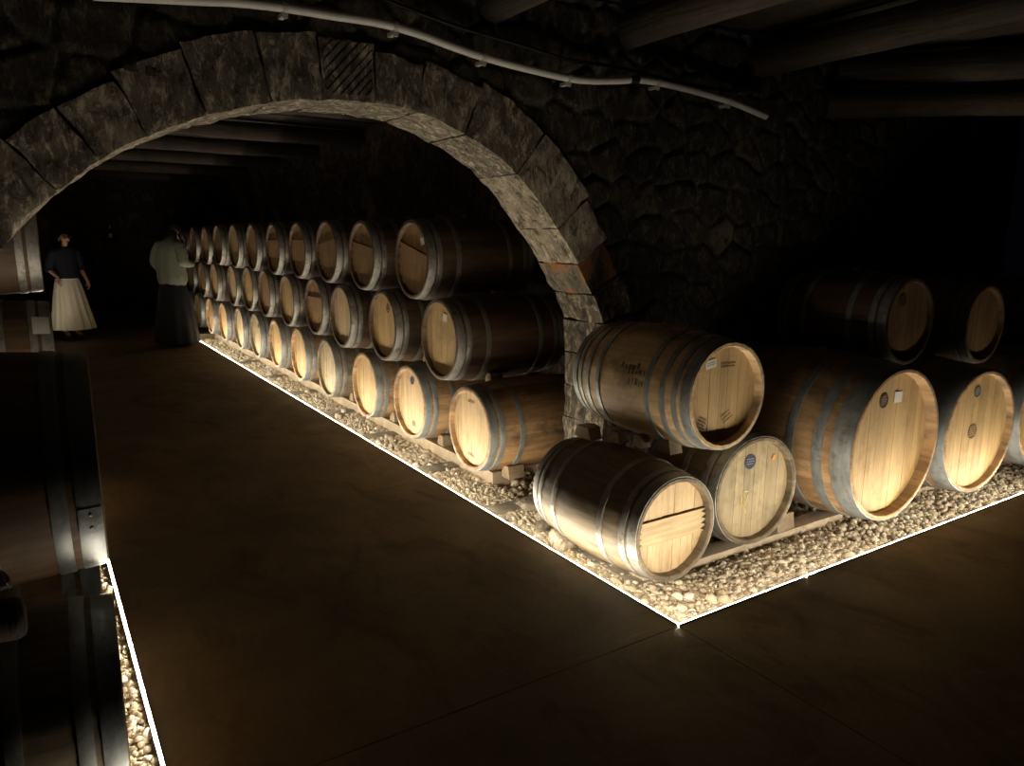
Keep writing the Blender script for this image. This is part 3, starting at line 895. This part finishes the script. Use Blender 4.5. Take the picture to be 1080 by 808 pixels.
def s_of_x(x, half='any'):
    best = min(range(len(AP)), key=lambda i: abs(AP[i].x-x)+(5 if (AP[i].y < 1.3 or AP[i].x < x-.2) else 0))
    return AS[best]
def inside_arch(x, z, grow):
    P = [(p.x, p.y) for p in AP]
    # signed distance to the polyline of the opening
    px = np.array([p[0] for p in P]); pz = np.array([p[1] for p in P])
    ax, az, bx, bz = px[:-1], pz[:-1], px[1:], pz[1:]
    dx, dz = bx-ax, bz-az
    t = np.clip(((x[:, None]-ax)*dx+(z[:, None]-az)*dz)/(dx*dx+dz*dz), 0, 1)
    cx, cz = ax+t*dx-x[:, None], az+t*dz-z[:, None]
    d = np.sqrt(cx*cx+cz*cz); k = d.argmin(1); dist = d[np.arange(len(x)), k]
    top = np.interp(x, px[8:-8], pz[8:-8]) if False else None
    # odd-even test against the closed polygon
    ins = np.zeros(len(x), bool)
    qx = np.r_[px, px[0]]; qz = np.r_[pz, pz[0]]
    for i in range(len(qx)-1):
        c = ((qz[i] > z) != (qz[i+1] > z))
        with np.errstate(divide='ignore', invalid='ignore'):
            xx = (qx[i+1]-qx[i])*(z-qz[i])/(qz[i+1]-qz[i]+1e-12)+qx[i]
        ins ^= c & (x < xx)
    return ins | (dist < grow)

def stone_wall(name, mapping, w, h, res, cell, mat, seed, depth=.04, hole=None, u0=0., v0=0.):
    """an uneven rubble wall: mapping(u, v, d) gives the point at u along, v up, d out of the wall"""
    r = np.random.default_rng(seed)
    nu, nv = int(w/res)+1, int(h/res)+1
    U, Vv = np.meshgrid(u0+np.linspace(0, w, nu), v0+np.linspace(0, h, nv), indexing='ij')
    u = U.ravel(); v = Vv.ravel()
    cu, cv = cell
    gi, gj = int(w/cu)+5, int(h/cv)+5
    sx = (np.arange(gi)[:, None]-2+r.uniform(.1, .9, (gi, gj))+.5*(np.arange(gj)[None, :] % 2))*cu+u0
    sy = (np.arange(gj)[None, :]-2+r.uniform(.12, .88, (gi, gj)))*cv+v0
    tone = r.random((gi, gj)); lift = r.uniform(-1, 1, (gi, gj))
    wob = np.array([[noise.noise(Vector((a*5, b*5, seed))), noise.noise(Vector((a*5+9, b*5, seed)))] for a, b in zip(u, v)])
    uw, vw = u+wob[:, 0]*.045, v+wob[:, 1]*.045
    ci = np.floor((uw-u0)/cu).astype(int)+2; cj = np.floor((vw-v0)/cv).astype(int)+2
    f1 = np.full(len(u), 9.); f2 = np.full(len(u), 9.); tn = np.zeros(len(u)); lf = np.zeros(len(u))
    asp = cu/cv
    for di in range(-2, 3):
        for dj in range(-2, 3):
            a = np.clip(ci+di, 0, gi-1); b = np.clip(cj+dj, 0, gj-1)
            d = np.sqrt((uw-sx[a, b])**2+((vw-sy[a, b])*asp*.9)**2)
            n1 = d < f1
            f2 = np.where(n1, f1, np.minimum(f2, np.where(d > f1, d, f2)))
            tn = np.where(n1, tone[a, b], tn); lf = np.where(n1, lift[a, b], lf)
            f1 = np.where(n1, d, f1)
    g = np.clip((f2-f1)/(.20*cu), 0, 1); g = g*g*(3-2*g)
    fine = np.array([fbm(Vector((a*9, b*9, seed+3)), 5) for a, b in zip(u, v)])
    out = depth*(g-.8)+depth*.35*lf*g+.011*fine
    if hole is not None:
        keep = ~hole(u, v)
    else: keep = np.ones(len(u), bool)
    P = [mapping(a, b, c) for a, b, c in zip(u, v, out)]
    F = []
    kk = keep.reshape(nu, nv)
    for i in range(nu-1):
        for j in range(nv-1):
            if kk[i, j] and kk[i+1, j] and kk[i+1, j+1] and kk[i, j+1]:
                F.append((i*nv+j, (i+1)*nv+j, (i+1)*nv+j+1, i*nv+j+1))
    tv = np.clip(.12+.85*tn**2.6, 0, 1)*(.35+.65*g)
    me = mesh_from(name, P, F, mat, {'tone': ('POINT', tv)}, 180)
    bm = bmesh.new(); bm.from_mesh(me); bmesh.ops.delete(bm, geom=[x for x in bm.verts if not x.link_faces], context='VERTS'); bm.to_mesh(me); bm.free()
    return struct(obj(name, me))

CEIL = 2.93
stone_wall('wall_arch', lambda u, v, d: (u, YA+.012-d, v), 9.4, CEIL, .016, (.25, .18), M['rubble'], 5, .024, lambda u, v: inside_arch(u, v, .19), u0=-1.6)
stone_wall('wall_arch_rear', lambda u, v, d: (u, YA+TH-.03+d, v), 5.8, CEIL, .06, (.25, .18), M['rubble_far'], 6, .03, lambda u, v: inside_arch(u, v, .115), u0=-1.6)
stone_wall('wall_cellar_side', lambda u, v, d: (3.62-d, u, v), 15.6, CEIL+.1, .045, (.30, .20), M['rubble_far'], 8, .05, u0=YA+TH)
stone_wall('wall_cellar_end', lambda u, v, d: (u, 19.-d, v), 5.4, CEIL+.1, .045, (.30, .20), M['rubble_far'], 9, .05, u0=-1.6)
stone_wall('wall_aisle_side', lambda u, v, d: (-1.5+d, u, v), 15.6, CEIL+.1, .07, (.30, .20), M['rubble_far'], 10, .05, u0=YA+TH)

# the arch stones, each one a part
arch = thing('stone_arch', 'wide stone arch of big rough cut blocks over the aisle, with a ridged keystone', 'arch', (2.8*WK, YA, 0))
JX = [-.30, -.065, .13, .252+.02, .467, .69, .94, 1.172, 1.392, 1.614, 1.868, 2.17, 2.436, 2.591, 2.70, 2.775]
def sx(x):
    i = min((k for k in range(len(AP)) if AP[k].y > 1.1), key=lambda k: abs(AP[k].x-x)); return AS[i]
JX = [x*WK for x in JX]
JS = [0., .42, .80, 1.12]+[sx(x) for x in JX]
sp = JS[-1]
while sp < AS[-1]-.15: sp += .215; JS.append(min(sp, AS[-1]))
JS = sorted(set(round(s, 4) for s in JS)); JS = [s for k, s in enumerate(JS) if k == 0 or s-JS[k-1] > .07]; JS[-1] = AS[-1]
HT = lambda m: .26+.035*math.sin(m*5.1)
for k, (s0, s1) in enumerate(zip(JS, JS[1:])):
    mid, _ = arch_at((s0+s1)/2)
    key = 1.15*WK < mid.x < 1.40*WK and mid.y > 2
    hgt = .262 if key else HT(k)
    if mid.y < 1.1: hgt = .20
    yo = random.uniform(-.006, .006); skew = random.uniform(-.05, .05)
    g = .0015
    def fn(u, v, w, s0=s0, s1=s1, hgt=hgt, yo=yo, skew=skew):
        s = s0+g+(s1-s0-2*g)*(u+skew*v*0)
        p, n = arch_at(s)
        q = p+n*(hgt*v)
        y = YA-.008+yo+(TH+.03)*w
        return Vector((q.x-2.8*WK, y-YA, q.y))
    mat = 'voussoir_rust' if (mid.x > 2.60 and 1.27 < mid.y < 1.56) else 'voussoir'
    name = 'keystone' if key else ('voussoir' if mid.y > 1.1 else 'pier_stone')
    me = block(name, fn, (11, 11, 12), M[mat], k+1, .0085 if not key else .004, .02, (.82 if 2.35 < mid.x < 2.66 and mid.y < 1.95 else random.uniform(.35, .65)) if not key else .4, 7., 1.6)  # haunch blocks get a paler tone, painting in light that falls there
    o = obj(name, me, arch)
    if key:   # diagonal ribs cut into the face of the keystone
        o['label'] = 'keystone with diagonal ridges'
        pl, nl = arch_at(s0+.014); pr, nr = arch_at(s1-.014)
        def face(u, v): 
            a = pl.lerp(pr, u); n = nl.lerp(nr, u); q = a+n*(.028+v*(hgt-.034)); return Vector((q.x-2.8*WK, 0, q.y))
        mb = MB(); nr_ = 11
        for r in range(nr_):
            c0 = -1+2*(r+.12)/nr_; c1 = -1+2*(r+.82)/nr_     # band of v-u between c0 and c1
            poly = []
            def clip(c):     # ends of the line v = u + c in the unit square
                lo = max(0., -c); hi = min(1., 1-c); return (lo, lo+c), (hi, hi+c)
            a0, b0 = clip(c0); a1, b1 = clip(c1)
            quad = [a0, b0, b1, a1]
            yb = .004; yf = -.016
            V = [face(*q)+Vector((0, yb, 0)) for q in quad]+[face(*q)+Vector((0, yf, 0)) for q in quad]
            mb.add(V, [(4, 5, 6, 7), (0, 4, 7, 3), (1, 2, 6, 5), (0, 1, 5, 4), (3, 7, 6, 2)], .35)
        obj('ridge', mb.mesh('ridge', M['voussoir']), o)

# ------------------------------------------------------------------ ceilings, logs
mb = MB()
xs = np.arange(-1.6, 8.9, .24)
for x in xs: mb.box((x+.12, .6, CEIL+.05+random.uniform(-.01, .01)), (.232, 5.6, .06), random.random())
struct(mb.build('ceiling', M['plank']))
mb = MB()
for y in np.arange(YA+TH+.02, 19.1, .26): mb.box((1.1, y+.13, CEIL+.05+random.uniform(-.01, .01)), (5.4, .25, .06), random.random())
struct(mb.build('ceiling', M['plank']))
def log(label, a, b, r, seed, group):
    a = Vector(a); b = Vector(b); N = 30; n = 18; L = (b-a).length
    V = []; F = []; rr = random.Random(seed)
    for i in range(N+1):
        z = L*i/N; bend = math.sin(z*1.1+seed)*.02
        for k in range(n):
            t = 2*PI*k/n
            q = r*(1+.10*noise.noise(Vector((math.cos(t)*1.5, math.sin(t)*1.5, z*1.4+seed*5)))+.05*noise.noise(Vector((math.cos(t)*4, math.sin(t)*4, z*5+seed))))
            V.append((q*math.cos(t)+bend, q*math.sin(t), z))
    for i in range(N):
        for k in range(n): F.append((i*n+k, i*n+(k+1) % n, (i+1)*n+(k+1) % n, (i+1)*n+k))
    F += [tuple(range(n))[::-1], tuple(N*n+k for k in range(n))]
    o = obj('roof_log', mesh_from('roof_log', V, F, M['log'], None, 60), None, a)
    o.rotation_mode = 'QUATERNION'; o.rotation_quaternion = (b-a).to_track_quat('Z', 'Y')
    tag(o, label, 'roof log', group)
G = 'logs under the ceiling planks'
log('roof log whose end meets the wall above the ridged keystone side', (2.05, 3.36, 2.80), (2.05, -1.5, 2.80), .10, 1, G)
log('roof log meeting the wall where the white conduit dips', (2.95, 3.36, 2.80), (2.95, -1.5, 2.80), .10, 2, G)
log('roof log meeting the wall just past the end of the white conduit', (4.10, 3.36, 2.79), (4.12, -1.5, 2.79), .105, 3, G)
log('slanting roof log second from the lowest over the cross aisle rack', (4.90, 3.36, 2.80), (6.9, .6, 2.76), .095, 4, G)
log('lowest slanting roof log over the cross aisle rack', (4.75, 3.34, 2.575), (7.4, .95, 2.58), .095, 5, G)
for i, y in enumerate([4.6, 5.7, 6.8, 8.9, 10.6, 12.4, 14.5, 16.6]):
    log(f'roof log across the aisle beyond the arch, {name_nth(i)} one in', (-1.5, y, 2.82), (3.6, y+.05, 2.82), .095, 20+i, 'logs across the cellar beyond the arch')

# ------------------------------------------------------------------ conduit and cable on the wall
CON = [(.30, 2.50), (.648, 2.54), (.807, 2.559), (.994, 2.569), (1.194, 2.571), (1.408, 2.574), (1.591, 2.558), (1.761, 2.529), (1.941, 2.503), (2.188, 2.481), (2.517, 2.466), (2.775, 2.491), (2.931, 2.513), (3.125, 2.515), (3.432, 2.497), (3.723, 2.468), (4.02, 2.418)]
YC = YA-.085
CON = [(x*(YC/3.24), EYE+(z-EYE)*(YC/3.24)) for x, z in CON]
t = thing('conduit_pipe', 'white plastic conduit pipe running along the top of the arch wall', 'pipe', (.30, YC, 2.5))
cp = [spl([(x, YC, z) for x, z in CON], k*.2)-Vector((.30, YC, 2.5)) for k in range((len(CON)-1)*5+1)]
mb = MB(); mb.tube(cp, .0200, 14); mb.build('pipe', M['pvc'], t, 60)
mb = MB()
i0 = min(range(len(cp)), key=lambda i: abs(cp[i].x+.30-2.98)); mb.tube([cp[i0-1], cp[i0], cp[i0+1]], .0222, 14)
o = mb.build('coupling', M['black'], t, 60); o['label'] = 'dark joint in the pipe'
for x in (1.0, 1.53, 2.0, 2.52, 3.13, 3.77):
    i0 = min(range(1, len(cp)-1), key=lambda i: abs(cp[i].x+.30-x)); c = cp[i0]; d = (cp[i0+1]-cp[i0-1]).normalized()
    mb = MB(); mb.tube([c-d*.009, c+d*.009], .0245, 14); mb.box(c+Vector((0, .028, -.026)), (.022, .075, .016)); mb.box(c+Vector((0, -.002, -.028)), (.018, .012, .03))
    mb.build('clip', M['clip'], t)
CAB = [(1.62, 2.66), (2.116, 2.564), (2.467, 2.556), (2.722, 2.569), (2.998, 2.534), (3.295, 2.517), (3.614, 2.536)]
CAB = [(1.3, 2.70), (1.75, 2.625), (2.14, 2.588), (2.467, 2.556), (2.722, 2.562), (2.95, 2.552), (3.295, 2.535), (3.614, 2.536), (3.9, 2.56)]
CAB = [(x*WK, EYE+(z-EYE)*WK) for x, z in CAB]
mb = MB(); mb.tube([spl([(x, YA-.055, z) for x, z in CAB], k*.25) for k in range((len(CAB)-1)*4+1)], .010, 8)
tag(mb.build('electric_cable', M['black'], None, 60), 'thin black cable running above the white conduit on the stone wall', 'cable')

# ------------------------------------------------------------------ people
def skin_body(name, joints, bones, root, mat, parent, sub=2):
    """one continuous skin grown over a skeleton"""
    keys = list(joints)
    me = bpy.data.meshes.new(name)
    me.from_pydata([joints[k][0] for k in keys], [(keys.index(a), keys.index(b)) for a, b in bones], [])
    o = bpy.data.objects.new(name, me); link(o, parent)
    sk = o.modifiers.new('skin', 'SKIN'); sk.use_smooth_shade = True; sk.branch_smoothing = .3
    for i, k in enumerate(keys):
        r = joints[k][1]; r = r if isinstance(r, tuple) else (r, r)
        me.skin_vertices[0].data[i].radius = r
        me.skin_vertices[0].data[i].use_root = (k == root)
    ss = o.modifiers.new('smooth', 'SUBSURF'); ss.levels = sub; ss.render_levels = sub
    me.materials.append(mat)
    return o

def hand(J, B, side, wrist, palm_dir, spread, curl):
    """five fingers rooted in the palm: names are prefixed by side"""
    w = Vector(J[wrist][0]); d = Vector(palm_dir).normalized(); s = Vector(spread).normalized(); c = Vector(curl).normalized()
    pk = side+'palm'; p = w+d*.06
    J[pk] = (tuple(p), (.034, .02)); B.append((wrist, pk))
    for i, (off, ln) in enumerate(((-.027, .068), (-.009, .078), (.010, .074), (.027, .058))):
        a = p+s*off+d*.03; b = a+d*ln*.5+c*.012; e = b+d*ln*.35+c*.028
        for q, (v, r) in enumerate(((a, .0095), (b, .0088), (e, .0075))):
            J[f'{side}f{i}{q}'] = (tuple(v), r)
        B += [(pk, f'{side}f{i}0'), (f'{side}f{i}0', f'{side}f{i}1'), (f'{side}f{i}1', f'{side}f{i}2')]
    a = w+d*.045-s*.035+c*.006; b = a+d*.028-s*.018+c*.012; e = b+d*.026-s*.004+c*.012
    for q, (v, r) in enumerate(((a, .011), (b, .010), (e, .0085))): J[f'{side}t{q}'] = (tuple(v), r)
    B += [(pk, f'{side}t0'), (f'{side}t0', f'{side}t1'), (f'{side}t1', f'{side}t2')]

def loft(name, rings, mat, parent, n=40, fold=0., nf=13, seed=0, close=(False, False), solid=.006):
    """rings: (centre, rx, ry, axis-tilt matrix or None, fold amount)"""
    V = []; F = []
    for (c, rx, ry, rot, fa) in rings:
        for k in range(n):
            t = 2*PI*k/n
            q = 1+fa*(math.sin(nf*t+seed)*.6+math.sin((nf-5)*t+seed*2.1)*.4)
            p = Vector((rx*q*math.cos(t), ry*q*math.sin(t), 0))
            if rot is not None: p = rot @ p
            V.append(p+Vector(c))
    for i in range(len(rings)-1):
        for k in range(n):
            F.append((i*n+k, i*n+(k+1) % n, (i+1)*n+(k+1) % n, (i+1)*n+k))
    for e, i in zip(close, (0, len(rings)-1)):
        if e: F.append(tuple(i*n+k for k in range(n)))
    o = obj(name, mesh_from(name, V, F, mat, None, 180), parent)
    if solid:
        m = o.modifiers.new('cloth', 'SOLIDIFY'); m.thickness = solid; m.offset = 1
    m = o.modifiers.new('smooth', 'SUBSURF'); m.levels = 1; m.render_levels = 1
    return o

def tube_cloth(name, pts, rads, mat, parent, n=16, wr=.05, seed=1):
    """a sleeve: rings along a path with creases"""
    P = [Vector(p) for p in pts]
    out = []; rr = []
    for i in range(len(P)-1):
        for k in range(5):
            f = k/5; out.append(P[i].lerp(P[i+1], f)); rr.append((rads[i]*(1-f)+rads[i+1]*f)*(1+wr*math.sin(seed+len(out)*2.3)))
    out.append(P[-1]); rr.append(rads[-1])
    mb = MB(); mb.tube(out, rr, n)
    o = obj(name, mb.mesh(name, mat, 180), parent)
    m = o.modifiers.new('smooth', 'SUBSURF'); m.levels = 1; m.render_levels = 1
    return o

def ell(name, c, r, mat, parent, rot=None, sub=3, cut=None, nz=0., seed=0):
    bm = bmesh.new(); bmesh.ops.create_icosphere(bm, subdivisions=sub, radius=1.)
    if cut: bmesh.ops.delete(bm, geom=[v for v in bm.verts if cut(v.co)], context='VERTS')
    for v in bm.verts:
        q = 1+nz*noise.noise(v.co*6+Vector((seed, 0, 0)))
        p = Vector((v.co.x*r[0], v.co.y*r[1], v.co.z*r[2]))*q
        if rot is not None: p = rot @ p
        v.co = p+Vector(c)
    me = bpy.data.meshes.new(name); bm.to_mesh(me); bm.free(); me.materials.append(mat)
    me.polygons.foreach_set('use_smooth', [True]*len(me.polygons))
    return obj(name, me, parent)

def X(a): return Matrix.Rotation(a, 3, 'X')
def Zr(a): return Matrix.Rotation(a, 3, 'Z')

# the woman in the pale skirt: looks up past the camera, one arm hanging
p1 = thing('person', 'person in a dark navy top and long cream skirt, wearing glasses and looking up', 'person', (.555, 13.96, 0), R_(24), 'visitors in the cellar')
hd = Matrix.Rotation(R_(2), 3, 'Z') @ Matrix.Rotation(R_(-4), 3, 'X')     # head turned and tipped back
HC = Vector((0, -.035, 1.588))
def hp(x, y, z): return tuple(HC+hd @ Vector((x, y, z)))
J = {'pel': ((0, 0, .95), (.14, .10)), 'sp': ((0, .0, 1.12), (.125, .09)), 'ch': ((0, .01, 1.30), (.14, .095)), 'nb': ((0, .0, 1.45), .056), 'nt': ((0, -.02, 1.495), .046),
     'jaw': (hp(0, -.024, -.045), (.050, .052)), 'cheek': (hp(0, -.012, 0), (.066, .076)), 'brow': (hp(0, .0, .05), (.072, .084)), 'top': (hp(0, .012, .080), (.050, .058)),
     'nose': (hp(0, -.100, -.005), .013)}
B = [('pel', 'sp'), ('sp', 'ch'), ('ch', 'nb'), ('nb', 'nt'), ('nt', 'jaw'), ('jaw', 'cheek'), ('cheek', 'brow'), ('brow', 'top'), ('cheek', 'nose')]
for s, sg in (('l', 1), ('r', -1)):
    J[s+'sh'] = ((sg*.165, .01, 1.40), .052)
    J[s+'el'] = ((sg*.245, .045, 1.12), .040)
    J[s+'wr'] = ((sg*(.285 if sg > 0 else .20), -.06 if sg > 0 else -.13, .93 if sg > 0 else 1.0), .026)
    J[s+'hip'] = ((sg*.09, 0, .88), .085); J[s+'kn'] = ((sg*.09, -.02, .50), .055); J[s+'an'] = ((sg*.085, .025, .10), .036); J[s+'to'] = ((sg*.10, -.12, .038), .032)
    B += [('ch', s+'sh'), (s+'sh', s+'el'), (s+'el', s+'wr'), ('pel', s+'hip'), (s+'hip', s+'kn'), (s+'kn', s+'an'), (s+'an', s+'to')]
    hand(J, B, s, s+'wr', (sg*.12, -.25, -.95), (0, -1, .2) if sg > 0 else (0, -1, -.2), (-sg, -.1, 0))
skin_body('body', J, B, 'pel', M['skin'], p1)
loft('skirt', [((0, 0, 1.0), .165, .125, None, 0.), ((0, 0, .965), .170, .130, None, .01), ((0, 0, .90), .195, .15, None, .03), ((.01, 0, .70), .235, .19, None, .05), ((.02, 0, .45), .275, .235, None, .06), ((.03, 0, .27), .312, .275, None, .065), ((.035, 0, .15), .33, .295, None, .07)], M['cream'], p1, 84, nf=15, seed=.6)
loft('waistband', [((0, 0, .995), .176, .136, None, 0), ((0, 0, .955), .178, .138, None, 0)], M['cream'], p1, 40)
loft('top', [((0, -.005, 1.475), .066, .062, None, 0), ((0, .005, 1.458), .120, .082, None, 0), ((0, .01, 1.425), .195, .105, None, 0), ((0, .01, 1.385), .205, .115, None, 0), ((0, .01, 1.32), .19, .125, None, .01), ((0, 0, 1.18), .175, .125, None, .02), ((0, 0, 1.05), .182, .14, None, .03), ((0, 0, .965), .19, .148, None, .035)], M['navy'], p1, 44, nf=9)
for sg in (1, -1):
    tube_cloth('sleeve', [(sg*.08, .01, 1.37), (sg*.165, .01, 1.385), (sg*.205, .02, 1.29), (sg*.243, .04, 1.13), (sg*.25, .02, 1.08)], [.05, .078, .075, .062, .060], M['navy'], p1, seed=sg+2)
tube_cloth('collar', [(-.06, -.055, 1.47), (0, -.085, 1.38), (.06, -.055, 1.47)], [.016, .014, .016], M['navy'], p1, 8)
ell('hair', hp(0, .018, .040), (.100, .124, .112), M['hair'], p1, hd, 3, lambda c: c.y < -.25 and c.z < .26 or c.z < -.75, .08, 3)
ell('hair_knot', hp(0, .115, .03), (.05, .05, .05), M['hair'], p1, hd, 2, None, .1, 5)
for sg in (1, -1):
    ell('eye', hp(sg*.031, -.079, .025), (.011, .007, .006), M['eye'], p1, hd, 2)
    ell('ear', hp(sg*.078, .008, .0), (.010, .020, .032), M['skin'], p1, hd, 2)
    ell('shoe', (sg*.097, -.055, .035), (.045, .12, .035), M['leather'], p1, None, 3, lambda c: False)
ell('lips', hp(0, -.083, -.042), (.024, .010, .009), M['lips'], p1, hd, 2)
gl = MB()
for sg in (1, -1):
    gl.tube([hp(sg*.034+.024*math.cos(k*PI/8), -.098, .024+.019*math.sin(k*PI/8)) for k in range(17)], .0042, 6, False)
    gl.tube([hp(sg*.058, -.096, .028), hp(sg*.08, -.03, .026), hp(sg*.082, .02, .018)], .0025, 6)
gl.tube([hp(-.011, -.1, .028), hp(.011, -.1, .028)], .0025, 6)
gl.build('glasses', M['eye'], p1, 60)

# the woman in the black skirt: head bowed, arms bent, seen against the barrels
p2 = thing('person', 'person with bowed head and dark hair, grey-green sweatshirt and long black skirt', 'person', (1.845, 12.18, 0), R_(126), 'visitors in the cellar')
HC = Vector((0, -.125, 1.70)); hd = Matrix.Rotation(R_(52), 3, 'X')
J = {'pel': ((0, 0, 1.0), (.14, .10)), 'sp': ((0, .01, 1.20), (.13, .09)), 'ch': ((0, .0, 1.42), (.15, .10)), 'nb': ((0, -.03, 1.58), .056), 'nt': ((0, -.075, 1.63), .050),
     'jaw': (hp(0, -.035, -.05), (.055, .058)), 'cheek': (hp(0, -.012, 0), (.070, .080)), 'brow': (hp(0, .0, .05), (.075, .090)), 'top': (hp(0, .008, .105), (.052, .062)), 'nose': (hp(0, -.100, -.005), .013)}
B = [('pel', 'sp'), ('sp', 'ch'), ('ch', 'nb'), ('nb', 'nt'), ('nt', 'jaw'), ('jaw', 'cheek'), ('cheek', 'brow'), ('brow', 'top'), ('cheek', 'nose')]
for s, sg in (('l', 1), ('r', -1)):
    J[s+'sh'] = ((sg*.18, .0, 1.53), .054)
    J[s+'el'] = ((sg*.265, (.03 if sg < 0 else .06), 1.27), .042)
    J[s+'wr'] = (((-.215, -.20, 1.235) if sg < 0 else (.272, -.06, 1.09)), .027)
    J[s+'hip'] = ((sg*.09, 0, .94), .088); J[s+'kn'] = ((sg*.09, -.02, .53), .057); J[s+'an'] = ((sg*.085, .025, .10), .037); J[s+'to'] = ((sg*.10, -.12, .038), .032)
    B += [('ch', s+'sh'), (s+'sh', s+'el'), (s+'el', s+'wr'), ('pel', s+'hip'), (s+'hip', s+'kn'), (s+'kn', s+'an'), (s+'an', s+'to')]
    if sg < 0: hand(J, B, s, s+'wr', (.5, -.75, .2), (0, .2, 1), (1, .2, 0))
    else: hand(J, B, s, s+'wr', (-.15, -.3, -.95), (0, -1, .2), (-1, -.1, 0))
skin_body('body', J, B, 'pel', M['skin'], p2)
loft('skirt', [((0, 0, 1.05), .17, .13, None, 0.), ((0, 0, .95), .20, .155, None, .02), ((0, 0, .72), .245, .205, None, .035), ((0, 0, .42), .29, .25, None, .05), ((0, 0, .18), .325, .285, None, .055), ((0, 0, .06), .335, .30, None, .06)], M['blackcloth'], p2, 72, nf=11, seed=1.4)
loft('sweatshirt', [((0, -.05, 1.625), .075, .07, X(R_(14)), 0), ((0, -.03, 1.59), .125, .09, X(R_(8)), 0), ((0, -.01, 1.545), .20, .115, None, 0), ((0, .0, 1.44), .225, .15, None, .03), ((0, .0, 1.33), .222, .16, None, .05), ((0, .0, 1.22), .228, .168, None, .03), ((0, -.005, 1.10), .235, .18, None, .06), ((0, -.01, .985), .236, .185, None, .045), ((0, -.005, .945), .205, .155, None, .015), ((0, 0, .90), .20, .15, None, .01)], M['sage'], p2, 48, nf=9, seed=2.)
tube_cloth('sleeve', [(-.08, 0, 1.48), (-.17, 0, 1.515), (-.235, .015, 1.42), (-.27, .03, 1.27), (-.25, -.09, 1.245), (-.215, -.20, 1.235)], [.05, .09, .085, .078, .062, .042], M['sage'], p2, seed=3)
tube_cloth('sleeve', [(.08, 0, 1.48), (.17, 0, 1.515), (.235, .02, 1.42), (.268, .05, 1.27), (.272, 0, 1.20), (.272, -.055, 1.10)], [.05, .09, .085, .076, .062, .042], M['sage'], p2, seed=5)
ell('hair', hp(0, .02, .04), (.10, .115, .105), M['hair'], p2, hd, 3, lambda c: c.y < -.55 and c.z < .3, .08, 9)
ell('hair_back', (0, -.05, 1.66), (.085, .06, .10), M['hair'], p2, X(R_(30)), 3, None, .1, 4)
for sg in (1, -1):   # long hair falling forward on both sides of the face
    tube_cloth('hair_lock', [hp(sg*.075, .0, .07), hp(sg*.085, -.035, .0), (sg*.085, -.20, 1.60), (sg*.07, -.205, 1.48), (sg*.06, -.19, 1.42)], [.045, .05, .045, .035, .012], M['hair'], p2, 12, .06, 4)
    ell('eye', hp(sg*.031, -.079, .025), (.011, .007, .006), M['eye'], p2, hd, 2)
    ell('ear', hp(sg*.078, .008, .0), (.010, .020, .032), M['skin'], p2, hd, 2)
    ell('shoe', (sg*.097, -.055, .038), (.047, .13, .038), M['blackcloth'], p2, None, 3)
ell('lips', hp(0, -.083, -.042), (.022, .009, .008), M['lips'], p2, hd, 2)

# ------------------------------------------------------------------ far end of the cellar
def bottle(label, loc):
    t = thing('wine_bottle', label, 'bottle', loc, 0, 'bottles on the far ledge')
    prof = [(0, .0), (.034, .0), (.038, .006), (.038, .19), (.033, .215), (.016, .245), (.0145, .30), (.016, .302), (.016, .312), (0, .312)]
    n = 20; V = []; F = []
    for r, z in prof:
        for k in range(n): V.append((r*math.cos(2*PI*k/n), r*math.sin(2*PI*k/n), z))
    for i in range(len(prof)-1):
        for k in range(n): F.append((i*n+k, i*n+(k+1) % n, (i+1)*n+(k+1) % n, (i+1)*n+k))
    obj('glass', mesh_from('glass', V, F, M['glass_dark'], None, 40), t)
    for nm, r, z0, z1 in (('paper_label', .0386, .05, .14), ('capsule', .0168, .245, .313)):
        V = [(r*math.cos(2*PI*k/n), r*math.sin(2*PI*k/n), z) for z in (z0, z1) for k in range(n)]
        F = [(k, (k+1) % n, n+(k+1) % n, n+k) for k in range(n)]
        obj(nm, mesh_from(nm, V, F, M['paper'], None, 40), t)
timber('wall_shelf', 'dark stone ledge on the far end wall under a bottle', 'ledge', (1.66, 18.84, 1.53), (.34, .2, .05), 'log', 90)
bottle('wine bottle with pale label standing on the far ledge behind the people', (1.655, 18.74, 1.556))

# ------------------------------------------------------------------ camera, world, view
cam = bpy.data.cameras.new('camera'); co = bpy.data.objects.new('camera', cam); link(co)
pitch, yaw, roll = 0.19297640825849338, 0.5787878425472227, 0.007386549908310035
f = Vector((math.sin(yaw)*math.cos(pitch), math.cos(yaw)*math.cos(pitch), -math.sin(pitch)))
r = Vector((math.cos(yaw), -math.sin(yaw), 0)); u = r.cross(f)
r2 = r*math.cos(roll)+u*math.sin(roll); u2 = r2.cross(f)
co.matrix_world = Matrix(((r2.x, u2.x, -f.x, 0), (r2.y, u2.y, -f.y, 0), (r2.z, u2.z, -f.z, EYE), (0, 0, 0, 1)))
cam.sensor_fit = 'HORIZONTAL'; cam.sensor_width = 36.; cam.lens = 779.9355508644917*36/1080
cam.clip_start = .05; cam.clip_end = 100
SC.camera = co

w = bpy.data.worlds.new('dark'); SC.world = w; w.use_nodes = True
bg = w.node_tree.nodes['Background']; bg.inputs[0].default_value = (.25, .3, .6, 1); bg.inputs[1].default_value = .002

SC.view_settings.view_transform = 'Standard'; SC.view_settings.look = 'None'
SC.view_settings.gamma = 1.; SC.view_settings.use_curve_mapping = False
SC.view_settings.exposure = 0.
SC.cycles.use_denoising = True
SC.cycles.max_bounces = 8; SC.cycles.diffuse_bounces = 5
SC.cycles.sample_clamp_indirect = 8.
SC.cycles.use_light_tree = True
